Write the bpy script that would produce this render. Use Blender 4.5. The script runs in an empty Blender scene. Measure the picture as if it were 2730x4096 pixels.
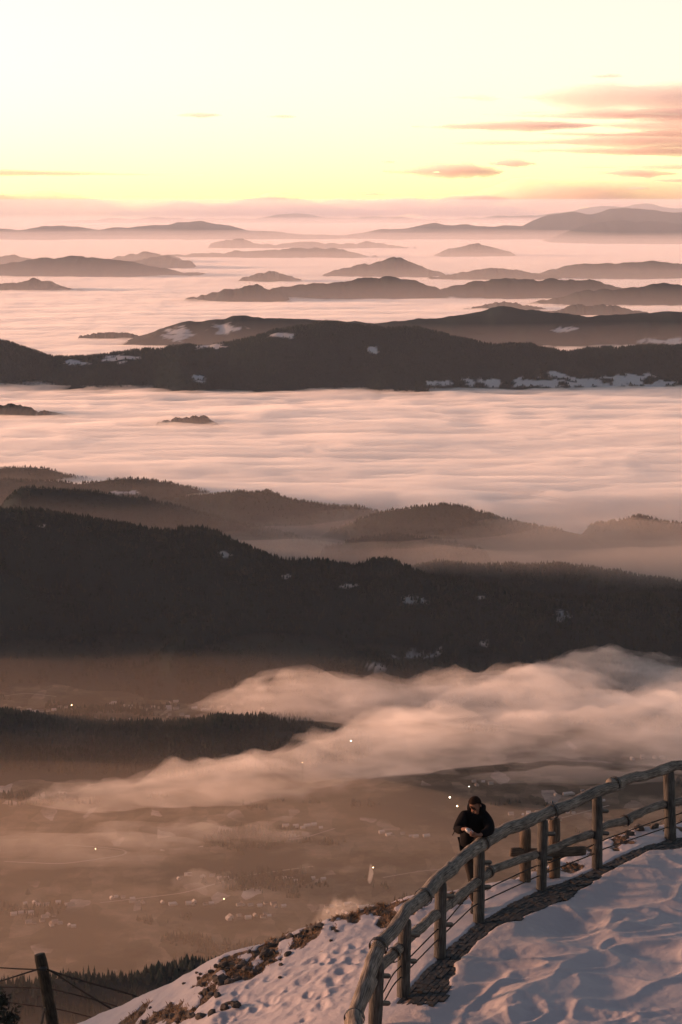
import bpy, bmesh, math, random
import numpy as np
from mathutils import Vector, Matrix

R = math.radians
scene = bpy.context.scene
COL = scene.collection

# ------------------------------------------------------------------ camera
FPX = 9671.0                      # focal length in photograph pixels (85 mm on a 36 mm tall frame)
PITCH = math.atan((2048 - 800) / FPX)
cam_d = bpy.data.cameras.new('camera')
cam_d.sensor_fit = 'VERTICAL'
cam_d.sensor_height = 36.0
cam_d.sensor_width = 24.0
cam_d.lens = 85.0
cam_d.clip_start = 0.5
cam_d.clip_end = 900000.0
cam = bpy.data.objects.new('camera', cam_d)
COL.objects.link(cam)
cam.location = (0, 0, 0)
cam.rotation_euler = (math.pi / 2 - PITCH, 0, 0)
scene.camera = cam

# ------------------------------------------------------------------ sky and sun
SUN_AZ, SUN_EL = -76.0, 3.6       # degrees, azimuth from the viewing direction (left is negative)
world = bpy.data.worlds.new('World')
scene.world = world
world.use_nodes = True
wn = world.node_tree
wn.nodes.clear()
w_out = wn.nodes.new('ShaderNodeOutputWorld')
w_bg = wn.nodes.new('ShaderNodeBackground')
w_sky = wn.nodes.new('ShaderNodeTexSky')
w_sky.sky_type = 'NISHITA'
w_sky.sun_disc = False
w_sky.sun_elevation = R(SUN_EL)
w_sky.sun_rotation = R(SUN_AZ)
w_sky.altitude = 1500
w_sky.air_density = 0.62
w_sky.dust_density = 0.5
w_sky.ozone_density = 0.0
w_tint = wn.nodes.new('ShaderNodeMix')
w_tint.data_type = 'RGBA'
w_tint.blend_type = 'MULTIPLY'
w_tint.inputs[0].default_value = 1.0
w_tint.inputs[7].default_value = (1.0, 0.80, 0.76, 1)     # white balance
wn.links.new(w_sky.outputs[0], w_tint.inputs[6])
wn.links.new(w_tint.outputs[2], w_bg.inputs[0])
w_bg.inputs[1].default_value = 0.138
wn.links.new(w_bg.outputs[0], w_out.inputs[0])

sun_d = bpy.data.lights.new('sun', 'SUN')
sun_d.energy = 5.0
sun_d.angle = R(9.0)      # low sun veiled by the morning haze
sun_d.color = (1.0, 0.47, 0.26)
sun = bpy.data.objects.new('sun', sun_d)
COL.objects.link(sun)
sdir = Vector((math.sin(R(SUN_AZ)) * math.cos(R(SUN_EL)), math.cos(R(SUN_AZ)) * math.cos(R(SUN_EL)), math.sin(R(SUN_EL))))
sun.rotation_euler = sdir.to_track_quat('Z', 'Y').to_euler()

vs = scene.view_settings
vs.view_transform = 'Standard'
vs.look = 'None'
vs.gamma = 1.0
vs.use_curve_mapping = False
vs.exposure = 1.5
cy = scene.cycles
cy.use_denoising = True
cy.max_bounces = 9
cy.diffuse_bounces = 3
cy.glossy_bounces = 2
cy.transmission_bounces = 4
cy.transparent_max_bounces = 64
cy.volume_bounces = 4
cy.use_adaptive_sampling = True
cy.adaptive_threshold = 0.02
cy.sample_clamp_indirect = 8.0

# ------------------------------------------------------------------ helpers
def ray(px, py):
    """Direction through a photograph pixel, scaled to y = 1 -> (dx, dz)."""
    u, v = (px - 1365) / FPX, (2048 - py) / FPX
    c, s = math.cos(PITCH), math.sin(PITCH)
    y = c + v * s
    z = -s + v * c
    return u / y, z / y
def at_y(px, py, y):
    a, b = ray(px, py)
    return Vector((a * y, y, b * y))
def at_z(px, py, z):
    a, b = ray(px, py)
    return Vector((a * z / b, z / b, z))
V = 2730 / 1568.0                 # full-view pixels to photograph pixels

_rng = np.random.RandomState(7)
_perm = _rng.permutation(512).astype(np.int64)
_grad = np.stack([np.cos(np.arange(512) * 2.399963), np.sin(np.arange(512) * 2.399963)], 1)
def perlin(x, y, seed=0):
    x = np.asarray(x, float); y = np.asarray(y, float)
    xi = np.floor(x).astype(np.int64); yi = np.floor(y).astype(np.int64)
    xf, yf = x - xi, y - yi
    def g(ix, iy):
        h = _perm[(ix + _perm[(iy + seed * 37) & 511]) & 511]
        return _grad[h]
    u = xf * xf * xf * (xf * (xf * 6 - 15) + 10)
    v = yf * yf * yf * (yf * (yf * 6 - 15) + 10)
    def d(ix, iy, fx, fy):
        gg = g(ix, iy)
        return gg[..., 0] * fx + gg[..., 1] * fy
    a = d(xi, yi, xf, yf); b = d(xi + 1, yi, xf - 1, yf)
    c = d(xi, yi + 1, xf, yf - 1); e = d(xi + 1, yi + 1, xf - 1, yf - 1)
    return ((a * (1 - u) + b * u) * (1 - v) + (c * (1 - u) + e * u) * v) * 1.5
def fbm(x, y, octaves=4, gain=0.5, lac=2.03, seed=0):
    s = np.zeros(np.broadcast(np.asarray(x), np.asarray(y)).shape); a = 1.0; f = 1.0
    for i in range(octaves):
        s = s + a * perlin(x * f + 17.3 * i, y * f - 9.1 * i, seed + i)
        a *= gain; f *= lac
    return s
def billow(x, y, octaves=4, gain=0.5, seed=0):
    s = np.zeros(np.broadcast(np.asarray(x), np.asarray(y)).shape); a = 1.0; f = 1.0
    for i in range(octaves):
        s = s + a * (1 - 2 * np.abs(perlin(x * f + 31.7 * i, y * f + 5.3 * i, seed + i)))
        a *= gain; f *= 2.1
    return s
def smooth(a, b, x):
    t = np.clip((np.asarray(x, float) - a) / (b - a), 0, 1)
    return t * t * (3 - 2 * t)

def mesh_np(name, verts, faces, mat=None, parent=None, smooth_shade=True):
    me = bpy.data.meshes.new(name)
    verts = np.asarray(verts, np.float32)
    faces = np.asarray(faces, np.int32)
    n, k = faces.shape
    me.vertices.add(len(verts)); me.vertices.foreach_set('co', verts.ravel())
    me.loops.add(n * k); me.loops.foreach_set('vertex_index', faces.ravel())
    me.polygons.add(n); me.polygons.foreach_set('loop_start', np.arange(0, n * k, k, dtype=np.int32))
    try:
        me.polygons.foreach_set('loop_total', np.full(n, k, np.int32))
    except Exception:
        pass
    me.polygons.foreach_set('use_smooth', np.full(n, bool(smooth_shade)))
    me.update(calc_edges=True)
    o = bpy.data.objects.new(name, me)
    COL.objects.link(o)
    if mat: me.materials.append(mat)
    if parent: o.parent = parent
    return o
def grid_faces(nr, nc):
    i = np.arange(nr - 1)[:, None] * nc + np.arange(nc - 1)[None, :]
    return np.stack([i, i + 1, i + nc + 1, i + nc], -1).reshape(-1, 4)
def slab(name, X, Y, top, bottom, mat):
    """Closed solid between two height fields on the same (rows, cols) grid."""
    nr, nc = X.shape
    vt = np.stack([X, Y, top], -1).reshape(-1, 3)
    vb = np.stack([X, Y, np.broadcast_to(bottom, X.shape)], -1).reshape(-1, 3)
    N = nr * nc
    f = grid_faces(nr, nc)
    ids = np.arange(N).reshape(nr, nc)
    fb = np.stack([ids[:-1, 0], ids[1:, 0], ids[1:, -1], ids[:-1, -1]], -1) + N      # flat underside in strips
    per = np.concatenate([ids[0, :-1], ids[:-1, -1], ids[-1, :0:-1], ids[:0:-1, 0]])
    nx = np.roll(per, -1)
    side = np.stack([nx, per, per + N, nx + N], -1)
    return mesh_np(name, np.concatenate([vt, vb]), np.concatenate([f, fb, side]), mat)

def tag(o, label=None, cat=None, group=None, kind=None):
    if label: o['label'] = label
    if cat: o['category'] = cat
    if group: o['group'] = group
    if kind: o['kind'] = kind
    return o

# ------------------------------------------------------------------ materials
def new_mat(name):
    m = bpy.data.materials.new(name); m.use_nodes = True
    m.node_tree.nodes.clear()
    o = m.node_tree.nodes.new('ShaderNodeOutputMaterial')
    return m, m.node_tree, o
def vol_mat(name, density, color, aniso=0.0):
    m, nt, o = new_mat(name)
    v = nt.nodes.new('ShaderNodeVolumePrincipled')
    v.inputs['Color'].default_value = (*color, 1)
    v.inputs['Density'].default_value = density
    v.inputs['Anisotropy'].default_value = aniso
    v.inputs['Density Attribute'].default_value = ''
    nt.links.new(v.outputs[0], o.inputs['Volume'])
    return m
def bsdf(nt, o, color, rough=0.9, spec=0.2):
    b = nt.nodes.new('ShaderNodeBsdfPrincipled')
    b.inputs['Base Color'].default_value = (*color, 1)
    b.inputs['Roughness'].default_value = rough
    b.inputs['Specular IOR Level'].default_value = spec
    nt.links.new(b.outputs[0], o.inputs['Surface'])
    return b

M_FOG = vol_mat('fog', 0.008, (1.0, 0.965, 0.93), 0.35)
M_HAZE = vol_mat('haze', 3.8e-6, (0.66, 0.80, 1.0), 0.0)

def forest_mat():
    m, nt, o = new_mat('forest_hill')
    b = bsdf(nt, o, (0.03, 0.03, 0.028), 1.0, 0.0)
    at = nt.nodes.new('ShaderNodeAttribute'); at.attribute_name = 'snow'
    mx = nt.nodes.new('ShaderNodeMix'); mx.data_type = 'RGBA'
    mx.inputs[6].default_value = (0.013, 0.022, 0.024, 1)
    mx.inputs[7].default_value = (0.75, 0.75, 0.78, 1)
    nt.links.new(at.outputs['Fac'], mx.inputs[0])
    nt.links.new(mx.outputs[2], b.inputs['Base Color'])
    return m
M_HILL = forest_mat()
def valley_mat():
    m, nt, o = new_mat('valley_fields')
    b = bsdf(nt, o, (0.1, 0.09, 0.07), 1.0, 0.0)
    g = nt.nodes.new('ShaderNodeNewGeometry')
    def cells(sx, sy, rot, w):
        mp = nt.nodes.new('ShaderNodeMapping'); mp.inputs['Scale'].default_value = (sx, sy, 0.0); mp.inputs['Rotation'].default_value = (0, 0, rot)
        nt.links.new(g.outputs['Position'], mp.inputs[0])
        n0 = nt.nodes.new('ShaderNodeTexNoise'); n0.inputs['Scale'].default_value = 1.3; n0.inputs['Detail'].default_value = 5
        nt.links.new(mp.outputs[0], n0.inputs['Vector'])
        ad = nt.nodes.new('ShaderNodeMix'); ad.data_type = 'RGBA'; ad.blend_type = 'ADD'; ad.inputs[0].default_value = w
        nt.links.new(mp.outputs[0], ad.inputs[6]); nt.links.new(n0.outputs['Color'], ad.inputs[7])
        vo = nt.nodes.new('ShaderNodeTexVoronoi'); vo.inputs['Scale'].default_value = 1.0
        nt.links.new(ad.outputs[2], vo.inputs['Vector'])
        sep = nt.nodes.new('ShaderNodeSeparateColor'); nt.links.new(vo.outputs['Color'], sep.inputs[0])
        return sep.outputs[0]
    r = nt.nodes.new('ShaderNodeValToRGB')
    e = r.color_ramp.elements
    e[0].position = 0.0; e[0].color = (0.055, 0.050, 0.038, 1)
    e[1].position = 0.93; e[1].color = (0.12, 0.10, 0.078, 1)
    k = e.new(0.98); k.color = (0.22, 0.195, 0.18, 1)
    nt.links.new(cells(0.030, 0.011, 0.6, 0.5), r.inputs[0])
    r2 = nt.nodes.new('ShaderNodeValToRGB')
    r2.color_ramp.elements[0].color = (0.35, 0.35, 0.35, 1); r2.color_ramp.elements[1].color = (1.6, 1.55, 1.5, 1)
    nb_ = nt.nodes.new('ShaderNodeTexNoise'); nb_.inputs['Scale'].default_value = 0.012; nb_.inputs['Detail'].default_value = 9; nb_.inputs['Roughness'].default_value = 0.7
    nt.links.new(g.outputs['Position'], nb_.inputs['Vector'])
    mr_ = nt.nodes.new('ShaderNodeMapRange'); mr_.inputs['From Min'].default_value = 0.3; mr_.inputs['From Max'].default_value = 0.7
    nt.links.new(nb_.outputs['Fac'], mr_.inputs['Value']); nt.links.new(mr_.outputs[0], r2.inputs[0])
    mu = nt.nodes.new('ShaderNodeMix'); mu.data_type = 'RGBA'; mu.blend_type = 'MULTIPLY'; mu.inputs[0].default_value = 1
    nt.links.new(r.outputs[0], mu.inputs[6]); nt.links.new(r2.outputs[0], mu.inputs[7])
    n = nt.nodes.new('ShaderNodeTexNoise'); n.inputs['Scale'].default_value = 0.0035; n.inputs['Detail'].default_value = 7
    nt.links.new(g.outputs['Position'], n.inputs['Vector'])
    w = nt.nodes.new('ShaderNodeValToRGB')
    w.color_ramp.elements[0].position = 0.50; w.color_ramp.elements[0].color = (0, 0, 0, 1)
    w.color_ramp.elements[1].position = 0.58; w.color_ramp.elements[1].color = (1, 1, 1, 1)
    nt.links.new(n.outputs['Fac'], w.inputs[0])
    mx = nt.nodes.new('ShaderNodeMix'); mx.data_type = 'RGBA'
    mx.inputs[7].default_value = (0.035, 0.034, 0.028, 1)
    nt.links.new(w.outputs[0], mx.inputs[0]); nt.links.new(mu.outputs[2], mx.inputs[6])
    nt.links.new(mx.outputs[2], b.inputs['Base Color'])
    return m
M_VALLEY = valley_mat()

# ------------------------------------------------------------------ the land: ground, hills
Z_FOG, Z_VAL = -1150.0, -1400.0
# valley floor
gx = np.concatenate([[-260000, -120000, -60000, -30000], np.linspace(-15000, 15000, 31), [30000, 60000, 120000, 260000]])
gy = np.concatenate([[-60000, -20000, -5000], np.linspace(2500, 15000, 26), [25000, 50000, 100000, 140000]])
GX, GY = np.meshgrid(gx, gy)
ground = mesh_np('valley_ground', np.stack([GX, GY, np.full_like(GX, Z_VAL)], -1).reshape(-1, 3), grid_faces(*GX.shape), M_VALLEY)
tag(ground, kind='structure')

HILLS = []
def fields(spots, strength=0.42, scale=90.0, seed=70):
    def f(X, Y, Z):
        c, sn_ = math.cos(PITCH), math.sin(PITCH)
        dpt = Y * c - Z * sn_; vv = Y * sn_ + Z * c
        px = (1365 + X / dpt * FPX) / V; py = (2048 - vv / dpt * FPX) / V
        m = np.full(X.shape, -9.0)
        for (x, y, a, b) in spots:
            m = np.maximum(m, 1 - np.hypot((px - x) / a, (py - y) / b))
        n = fbm(X / scale, Y / scale, 4, seed=seed)
        return smooth(0.0, 0.25, m + 0.75 * n - 0.1 - 0.0) * smooth(-0.6, 0.0, m) * strength
    return f
def hill(pts, D, w, base=Z_FOG - 60, res=(220, 60), rough=0.12, ext=0.25, name='hill', back=1.0, snow=None, crestn=None, seed=0, meander=0.15):
    """A ridge: crest line through photograph pixels pts at distance D, front slope depth w."""
    pts = [(a * V, b * V) for a, b in pts]
    P = [at_y(a, b, D) for a, b in pts]
    xs = np.array([p.x for p in P]); zs = np.array([p.z for p in P])
    span = xs[-1] - xs[0]
    x = np.linspace(xs[0] - span * ext, xs[-1] + span * ext, res[0])
    zc = np.interp(x, xs, zs)
    left = x < xs[0]; right = x > xs[-1]
    zc = np.where(left, base + (zs[0] - base) * (1 - smooth(0, 1, (xs[0] - x) / (span * ext + 1e-6))), zc)
    zc = np.where(right, base + (zs[-1] - base) * (1 - smooth(0, 1, (x - xs[-1]) / (span * ext + 1e-6))), zc)
    # soften the polyline
    k = max(3, res[0] // 60) | 1
    ker = np.hanning(k + 2)[1:-1]; ker /= ker.sum()
    zc = np.convolve(np.pad(zc, k // 2, mode='edge'), ker, 'valid')
    if crestn is None: crestn = 3.0 + D * 0.0006 if D > 12000 else 4.0
    zc = zc + fbm(x / (w * 0.16), x * 0 + D * 0.001, 4, seed=seed) * crestn
    t = np.linspace(-1.0, back, res[1])
    t = np.sign(t) * np.abs(t) ** 1.3
    X = np.broadcast_to(x, (res[1], res[0])).copy()
    Yc = D + fbm(x / (w * 1.2), x * 0 + 3.1, 2, seed=seed + 5) * w * meander
    Y = Yc[None, :] + t[:, None] * w
    prof = np.where(np.abs(t) < 1, 0.5 * (1 + np.cos(np.pi * np.clip(np.abs(t), 0, 1))), 0) ** 0.8
    n = fbm(X / (w * 0.5), Y / (w * 0.5), 5, seed=seed + 9)
    rid = np.abs(perlin(X / (w * 0.35), Y / (w * 0.9), seed + 3))
    hh = (zc - base)[None, :]
    Z = base + hh * prof[:, None] + hh * (n * rough - rid * rough * 1.6) * (1 - np.exp(-(t[:, None] * 3) ** 2)) 
    o = mesh_np(name, np.stack([X, Y, Z], -1).reshape(-1, 3), grid_faces(res[1], res[0]), M_HILL)
    tag(o, kind='structure')
    sn = np.zeros(X.shape)
    if snow is not None:
        sn = snow(X, Y, Z)
    a = o.data.attributes.new('snow', 'FLOAT', 'POINT')
    a.data.foreach_set('value', sn.astype(np.float32).ravel())
    HILLS.append((o, X, Y, Z, sn))
    return o

# farthest peaks
hill([(-500, 515), (-200, 508), (0, 512), (200, 506), (350, 500), (480, 504), (600, 500), (680, 489), (760, 501), (870, 497), (1000, 504), (1150, 498), (1250, 494), (1300, 487), (1380, 471), (1430, 477), (1473, 465), (1520, 475), (1580, 480), (1700, 474), (2000, 500), (2400, 508)], 128000, 8000, res=(300, 50), seed=1)
# the long blue ranges on the horizon
hill([(-200, 530), (-90, 520), (0, 525), (60, 527), (140, 517), (230, 526), (330, 521), (400, 513), (450, 507), (500, 514), (560, 526), (640, 535), (730, 540)], 75000, 5000, seed=3)
hill([(780, 541), (860, 531), (900, 527), (1000, 514), (1040, 517), (1070, 514), (1100, 520), (1200, 519), (1270, 491), (1320, 486), (1365, 492), (1400, 481), (1460, 477), (1510, 484), (1580, 490), (1700, 500), (1900, 520)], 75000, 5000, seed=4)
hill([(1235, 563), (1300, 535), (1350, 515), (1420, 506), (1500, 508), (1580, 516), (1700, 520), (1900, 545)], 68000, 4500, seed=5)
# small hills standing out of the fog
hill([(490, 560), (540, 548), (600, 560)], 59500, 1500, seed=6)
hill([(620, 563), (700, 555), (780, 560), (860, 556), (915, 566)], 59000, 1500, seed=7)
hill([(420, 585), (560, 578), (700, 569), (790, 572), (840, 588)], 50000, 1800, seed=8)
hill([(1015, 578), (1060, 566), (1100, 559), (1165, 577)], 51000, 1500, seed=9)
hill([(270, 590), (330, 578), (400, 588)], 46000, 1300, seed=10)
hill([(-30, 595), (20, 585), (80, 597)], 44000, 1300, seed=11)
hill([(-150, 612), (0, 607), (90, 594), (160, 589), (230, 593), (290, 598), (410, 624)], 38000, 1800, seed=12)
hill([(300, 602), (370, 586), (430, 600)], 42000, 1200, seed=13)
hill([(775, 620), (820, 610), (850, 607), (905, 588), (950, 603), (1000, 624)], 37500, 1300, seed=14)
hill([(560, 638), (620, 622), (680, 638)], 35000, 900, seed=15)
hill([(1000, 636), (1130, 615), (1200, 622), (1260, 632)], 36000, 1200, seed=16)
hill([(1230, 630), (1320, 607), (1400, 605), (1500, 599), (1570, 607), (1700, 620)], 37000, 1600, seed=17)
hill([(-60, 660), (0, 651), (40, 648), (75, 639), (110, 648), (170, 664)], 31600, 800, seed=18)
hill([(440, 684), (520, 665), (590, 655), (640, 672)], 28300, 800, seed=19)
hill([(600, 672), (640, 659), (700, 653), (780, 647), (850, 637), (900, 637), (960, 646), (1040, 678)], 29200, 1100, seed=20)
hill([(980, 672), (1060, 652), (1150, 640), (1250, 642), (1330, 641), (1430, 660), (1520, 668)], 29400, 1000, seed=21)
hill([(1260, 690), (1350, 668), (1440, 661), (1520, 652), (1600, 652), (1750, 665)], 27300, 900, seed=22)
hill([(1080, 707), (1160, 692), (1240, 706)], 26000, 500, seed=23)
hill([(1230, 722), (1330, 700), (1420, 702), (1500, 722)], 24600, 500, seed=24)
hill([(190, 772), (250, 761), (310, 768)], 20300, 300, seed=25)
hill([(150, 830), (240, 800), (300, 780), (350, 762), (420, 740), (480, 738), (540, 727), (620, 733), (700, 734), (760, 738), (880, 742), (1000, 731), (1080, 720), (1160, 703), (1250, 716), (1350, 726), (1440, 722), (1520, 715), (1600, 718), (1800, 740)], 20000, 1100, res=(400, 110), seed=26, snow=fields([(410, 768, 34, 18), (520, 755, 38, 12), (1300, 757, 30, 6), (1530, 785, 50, 8)], seed=72))
# the big dark ridge across the middle
hill([(-200, 800), (-60, 782), (0, 787), (50, 800), (100, 823), (160, 823), (230, 815), (300, 808), (400, 795), (520, 788), (560, 778), (600, 764), (700, 747), (770, 741), (850, 751), (900, 753), (950, 750), (1000, 760), (1050, 777), (1130, 790), (1220, 790), (1260, 800), (1300, 813), (1400, 798), (1500, 799), (1600, 796), (1800, 800)], 15850, 1350, res=(700, 130), seed=27, snow=fields([(175, 833, 30, 7), (270, 824, 45, 9), (480, 794, 40, 8), (650, 770, 35, 7), (1000, 880, 40, 6), (1120, 878, 60, 10), (1230, 880, 60, 13), (1340, 880, 60, 13), (1440, 872, 60, 16), (1520, 885, 40, 12), (1280, 862, 30, 8), (455, 870, 22, 8), (855, 808, 14, 10)]))
# islands in the fog
hill([(-60, 945), (0, 930), (40, 929), (90, 943), (140, 950)], 13200, 250, seed=28)
hill([(345, 980), (380, 965), (440, 957), (480, 960), (500, 972)], 12650, 220, seed=29)
WOODED = []
def wooded(*a, **k):
    o = hill(*a, **k)
    WOODED.append(HILLS[-1])
    return o
# wooded hills at the near shore of the fog
BZ = Z_VAL + 20
wooded([(-160, 1090), (-60, 1078), (0, 1077), (70, 1072), (120, 1080), (200, 1106)], 10100, 700, base=BZ, seed=30)
wooded([(-200, 1095), (0, 1106), (90, 1106), (180, 1112), (250, 1101), (300, 1101), (360, 1112), (460, 1134)], 9500, 800, base=BZ, seed=31, rough=0.2, res=(300, 100), snow=fields([(398, 1159, 26, 7), (290, 1132, 40, 4)], 0.4, 60))
wooded([(380, 1150), (470, 1140), (520, 1130), (550, 1127), (620, 1136), (700, 1151), (760, 1166), (820, 1168), (880, 1178)], 9250, 800, base=BZ, seed=32, rough=0.2)
wooded([(780, 1215), (850, 1182), (900, 1171), (960, 1165), (1020, 1159), (1070, 1167), (1100, 1178), (1200, 1205), (1300, 1222), (1420, 1250)], 8850, 600, base=BZ, seed=33, rough=0.18)
wooded([(1370, 1208), (1430, 1199), (1470, 1186), (1520, 1197), (1600, 1212), (1750, 1220)], 8900, 450, base=BZ, seed=34)
wooded([(60, 1120), (200, 1130), (330, 1150), (460, 1185), (560, 1215), (640, 1228), (700, 1245), (760, 1250), (830, 1275)], 8700, 700, base=BZ, seed=35, rough=0.2)
wooded([(760, 1255), (900, 1225), (1000, 1240), (1100, 1262)], 8450, 350, base=BZ, seed=36)
wooded([(930, 1310), (1010, 1291), (1100, 1297), (1200, 1300), (1280, 1297), (1350, 1308), (1440, 1322), (1600, 1340), (1800, 1350)], 8000, 500, base=BZ, seed=37)
def snow_main(X, Y, Z):
    return smooth(0.72, 0.95, fbm(X / 120, Y / 70, 4, seed=71)) * 0.45
wooded([(-500, 1450), (-300, 1380), (-170, 1300), (-90, 1222), (-30, 1184), (0, 1180), (100, 1186), (200, 1199), (300, 1216), (380, 1227), (440, 1219), (480, 1221), (520, 1237), (600, 1272), (640, 1287), (740, 1288), (820, 1303), (880, 1283), (940, 1309), (1000, 1333), (1100, 1348), (1200, 1367), (1400, 1375), (1500, 1371), (1600, 1405), (1800, 1450), (2000, 1500)], 7600, 1000, base=Z_VAL - 5, res=(500, 130), seed=38, rough=0.26, snow=fields([(945, 1380, 32, 12), (1108, 1372, 12, 5), (1290, 1412, 22, 14), (965, 1507, 55, 6), (1115, 1478, 14, 5), (1010, 1496, 12, 6), (660, 1325, 12, 8), (520, 1275, 18, 8), (90, 1208, 14, 4), (870, 1530, 30, 6), (800, 1345, 20, 5)], 0.25, 40), ext=0.1)
# low wooded mound on the valley floor
wooded([(-150, 1668), (0, 1652), (60, 1660), (150, 1695), (200, 1697), (300, 1680), (420, 1670), (500, 1660), (600, 1665), (680, 1685), (760, 1705)], 6080, 430, base=Z_VAL - 5, seed=39)
wooded([(-100, 1745), (50, 1735), (180, 1728), (300, 1735), (420, 1755)], 5900, 200, base=Z_VAL - 5, seed=40)
# wooded spur below the summit
SPUR = [(-250, 2262), (0, 2260), (60, 2258), (150, 2250), (300, 2252), (420, 2236), (510, 2226), (600, 2215), (720, 2200), (900, 2185)]
wooded(SPUR, 3800, 330, base=-1520, seed=41, rough=0.05)

# ------------------------------------------------------------------ trees
def m_trees():
    m, nt, o = new_mat('forest')
    b = bsdf(nt, o, (0.03, 0.03, 0.025), 1.0, 0.0)
    n = nt.nodes.new('ShaderNodeTexNoise'); n.inputs['Scale'].default_value = 0.02
    g = nt.nodes.new('ShaderNodeNewGeometry')
    nt.links.new(g.outputs['Position'], n.inputs['Vector'])
    r = nt.nodes.new('ShaderNodeValToRGB')
    r.color_ramp.elements[0].position = 0.38; r.color_ramp.elements[0].color = (0.009, 0.019, 0.018, 1)
    r.color_ramp.elements[1].position = 0.62; r.color_ramp.elements[1].color = (0.020, 0.027, 0.025, 1)
    nt.links.new(n.outputs['Fac'], r.inputs[0])
    nt.links.new(r.outputs[0], b.inputs['Base Color'])
    return m
M_TREES = m_trees()
def forest(h, spacing, seed, zmin=-1e9, hmin=12, hmax=22, label='', tmin=None):
    o, X, Y, Z, sn = h
    nr, nc = X.shape
    rng = np.random.RandomState(seed)
    dx = X[0, 1] - X[0, 0]
    inside = np.abs(X / Y) < 0.19
    Yd = np.diff(Y, axis=0)[:, :-1]
    area = dx * np.abs(Yd) * inside[:-1, :-1]
    num = rng.poisson(area / spacing ** 2)
    ii, jj = np.nonzero(num)
    rep = num[ii, jj]
    ii = np.repeat(ii, rep); jj = np.repeat(jj, rep)
    a, b = rng.rand(len(ii)), rng.rand(len(ii))
    def lerp(F):
        return (F[ii, jj] * (1 - a) + F[ii, jj + 1] * a) * (1 - b) + (F[ii + 1, jj] * (1 - a) + F[ii + 1, jj + 1] * a) * b
    x, y, z, s = lerp(X), lerp(Y), lerp(Z), lerp(sn)
    keep = (s < 0.3) & (z > zmin)
    x, y, z = x[keep], y[keep], z[keep]
    n = len(x)
    size = hmin + (hmax - hmin) * rng.rand(n) ** 1.5 * (0.6 + 0.5 * smooth(-0.3, 0.3, perlin(x / 60, y / 60, seed)))
    con = perlin(x / 120, y / 120, seed + 2) + 0.3 * rng.randn(n) > -0.1
    rad = np.where(con, size * (0.15 + 0.06 * rng.rand(n)), size * (0.27 + 0.1 * rng.rand(n)))
    ring_z = np.where(con, 0.04, 0.16)
    ph = rng.rand(n) * 6.28
    ang = ph[:, None] + np.arange(5)[None, :] * 2 * np.pi / 5
    rr = rad[:, None] * (0.8 + 0.4 * rng.rand(n, 5))
    v = np.zeros((n, 6, 3))
    v[:, :5, 0] = x[:, None] + np.cos(ang) * rr
    v[:, :5, 1] = y[:, None] + np.sin(ang) * rr
    v[:, :5, 2] = z[:, None] + (size * ring_z)[:, None] + (rng.rand(n, 5) - 0.5) * 0.1 * size[:, None]
    v[:, 5] = np.stack([x + rng.randn(n) * 0.3, y, z + size], -1)
    f = np.array([[k, (k + 1) % 5, 5] for k in range(5)])
    faces = (np.arange(n)[:, None, None] * 6 + f[None]).reshape(-1, 3)
    fo = mesh_np('forest', v.reshape(-1, 3), faces, M_TREES, smooth_shade=False)
    tag(fo, label, 'forest', kind='stuff')
    return fo
WL = ['dark wood on the hill at the far left shore of the fog', 'dark wood on the low left hill with a small snow field',
      'wood on the pointed hill left of the fog shore', 'wood on the rounded hill standing at the fog shore',
      'wood on the small cone hill at the right edge', 'hazy wood on the slope behind the big dark ridge',
      'hazy low wood below the rounded hill', 'hazy treetops behind the right end of the dark ridge',
      'black forest covering the broad dark ridge', 'dark wood on the low mound in the valley',
      'dark copse on the valley floor at the left', 'dark forest on the spur at the bottom left']
WS = [18, 17, 16, 13.5, 13.5, 15, 12.5, 12.5, 12.5, 10, 10, 10]
for i, h in enumerate(WOODED):
    forest(h, WS[i], 100 + i, label=WL[i], zmin=(-1215 if i < 5 else -1390 if i in (9, 10) else -1e9), hmin=8, hmax=16 if i < 8 else 20)
forest(HILLS[[k for k, h in enumerate(HILLS) if h[1].shape == (130, 700)][0]], 21, 130, zmin=-1150, label='dark woods on the long ridge across the fog')

vx, vy = np.meshgrid(np.linspace(-1300, 1300, 130), np.linspace(4250, 6900, 130))
vm = -1.2 * smooth(-150, 0, vx) * (1 - smooth(650, 800, vx)) * smooth(5500, 5600, vy) * (1 - smooth(6000, 6100, vy)) + fbm(vx / 420, vy / 260, 4, seed=66) + 0.25 * fbm(vx / 60, vy / 40, 2, seed=67)
forest((None, vx, vy, np.full(vx.shape, Z_VAL), smooth(0.42, 0.30, vm)), 9, 140, label='scattered copses and hedges on the hazy valley floor', hmin=7, hmax=18)

# ------------------------------------------------------------------ the sea of fog
def fan(y0, y1, nr, nc, half=0.42):
    yy = np.geomspace(y0, y1, nr)
    s = np.linspace(-1, 1, nc)
    s = np.sign(s) * np.abs(s) ** 1.35 * half
    return s[None, :] * yy[:, None], np.broadcast_to(yy[:, None], (nr, nc)).copy()
X, Y = fan(8300, 138000, 600, 400)
wob = fbm(X / 800, Y / 800, 3, seed=44)
top = Z_FOG + 14 * fbm(X / 1400, Y / 620, 3, seed=40) + 8 * billow(X / 420 + wob * 0.5, Y / 200, 4, seed=41) - 4
top = top - 200 * (1 - smooth(8700, 9500, Y + 420 * wob))
fog = slab('fog_sea', X, Y, top, Z_VAL - 20, M_FOG)
tag(fog, 'pink sea of valley fog filling the plain between the hills', 'fog', kind='stuff')

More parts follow.
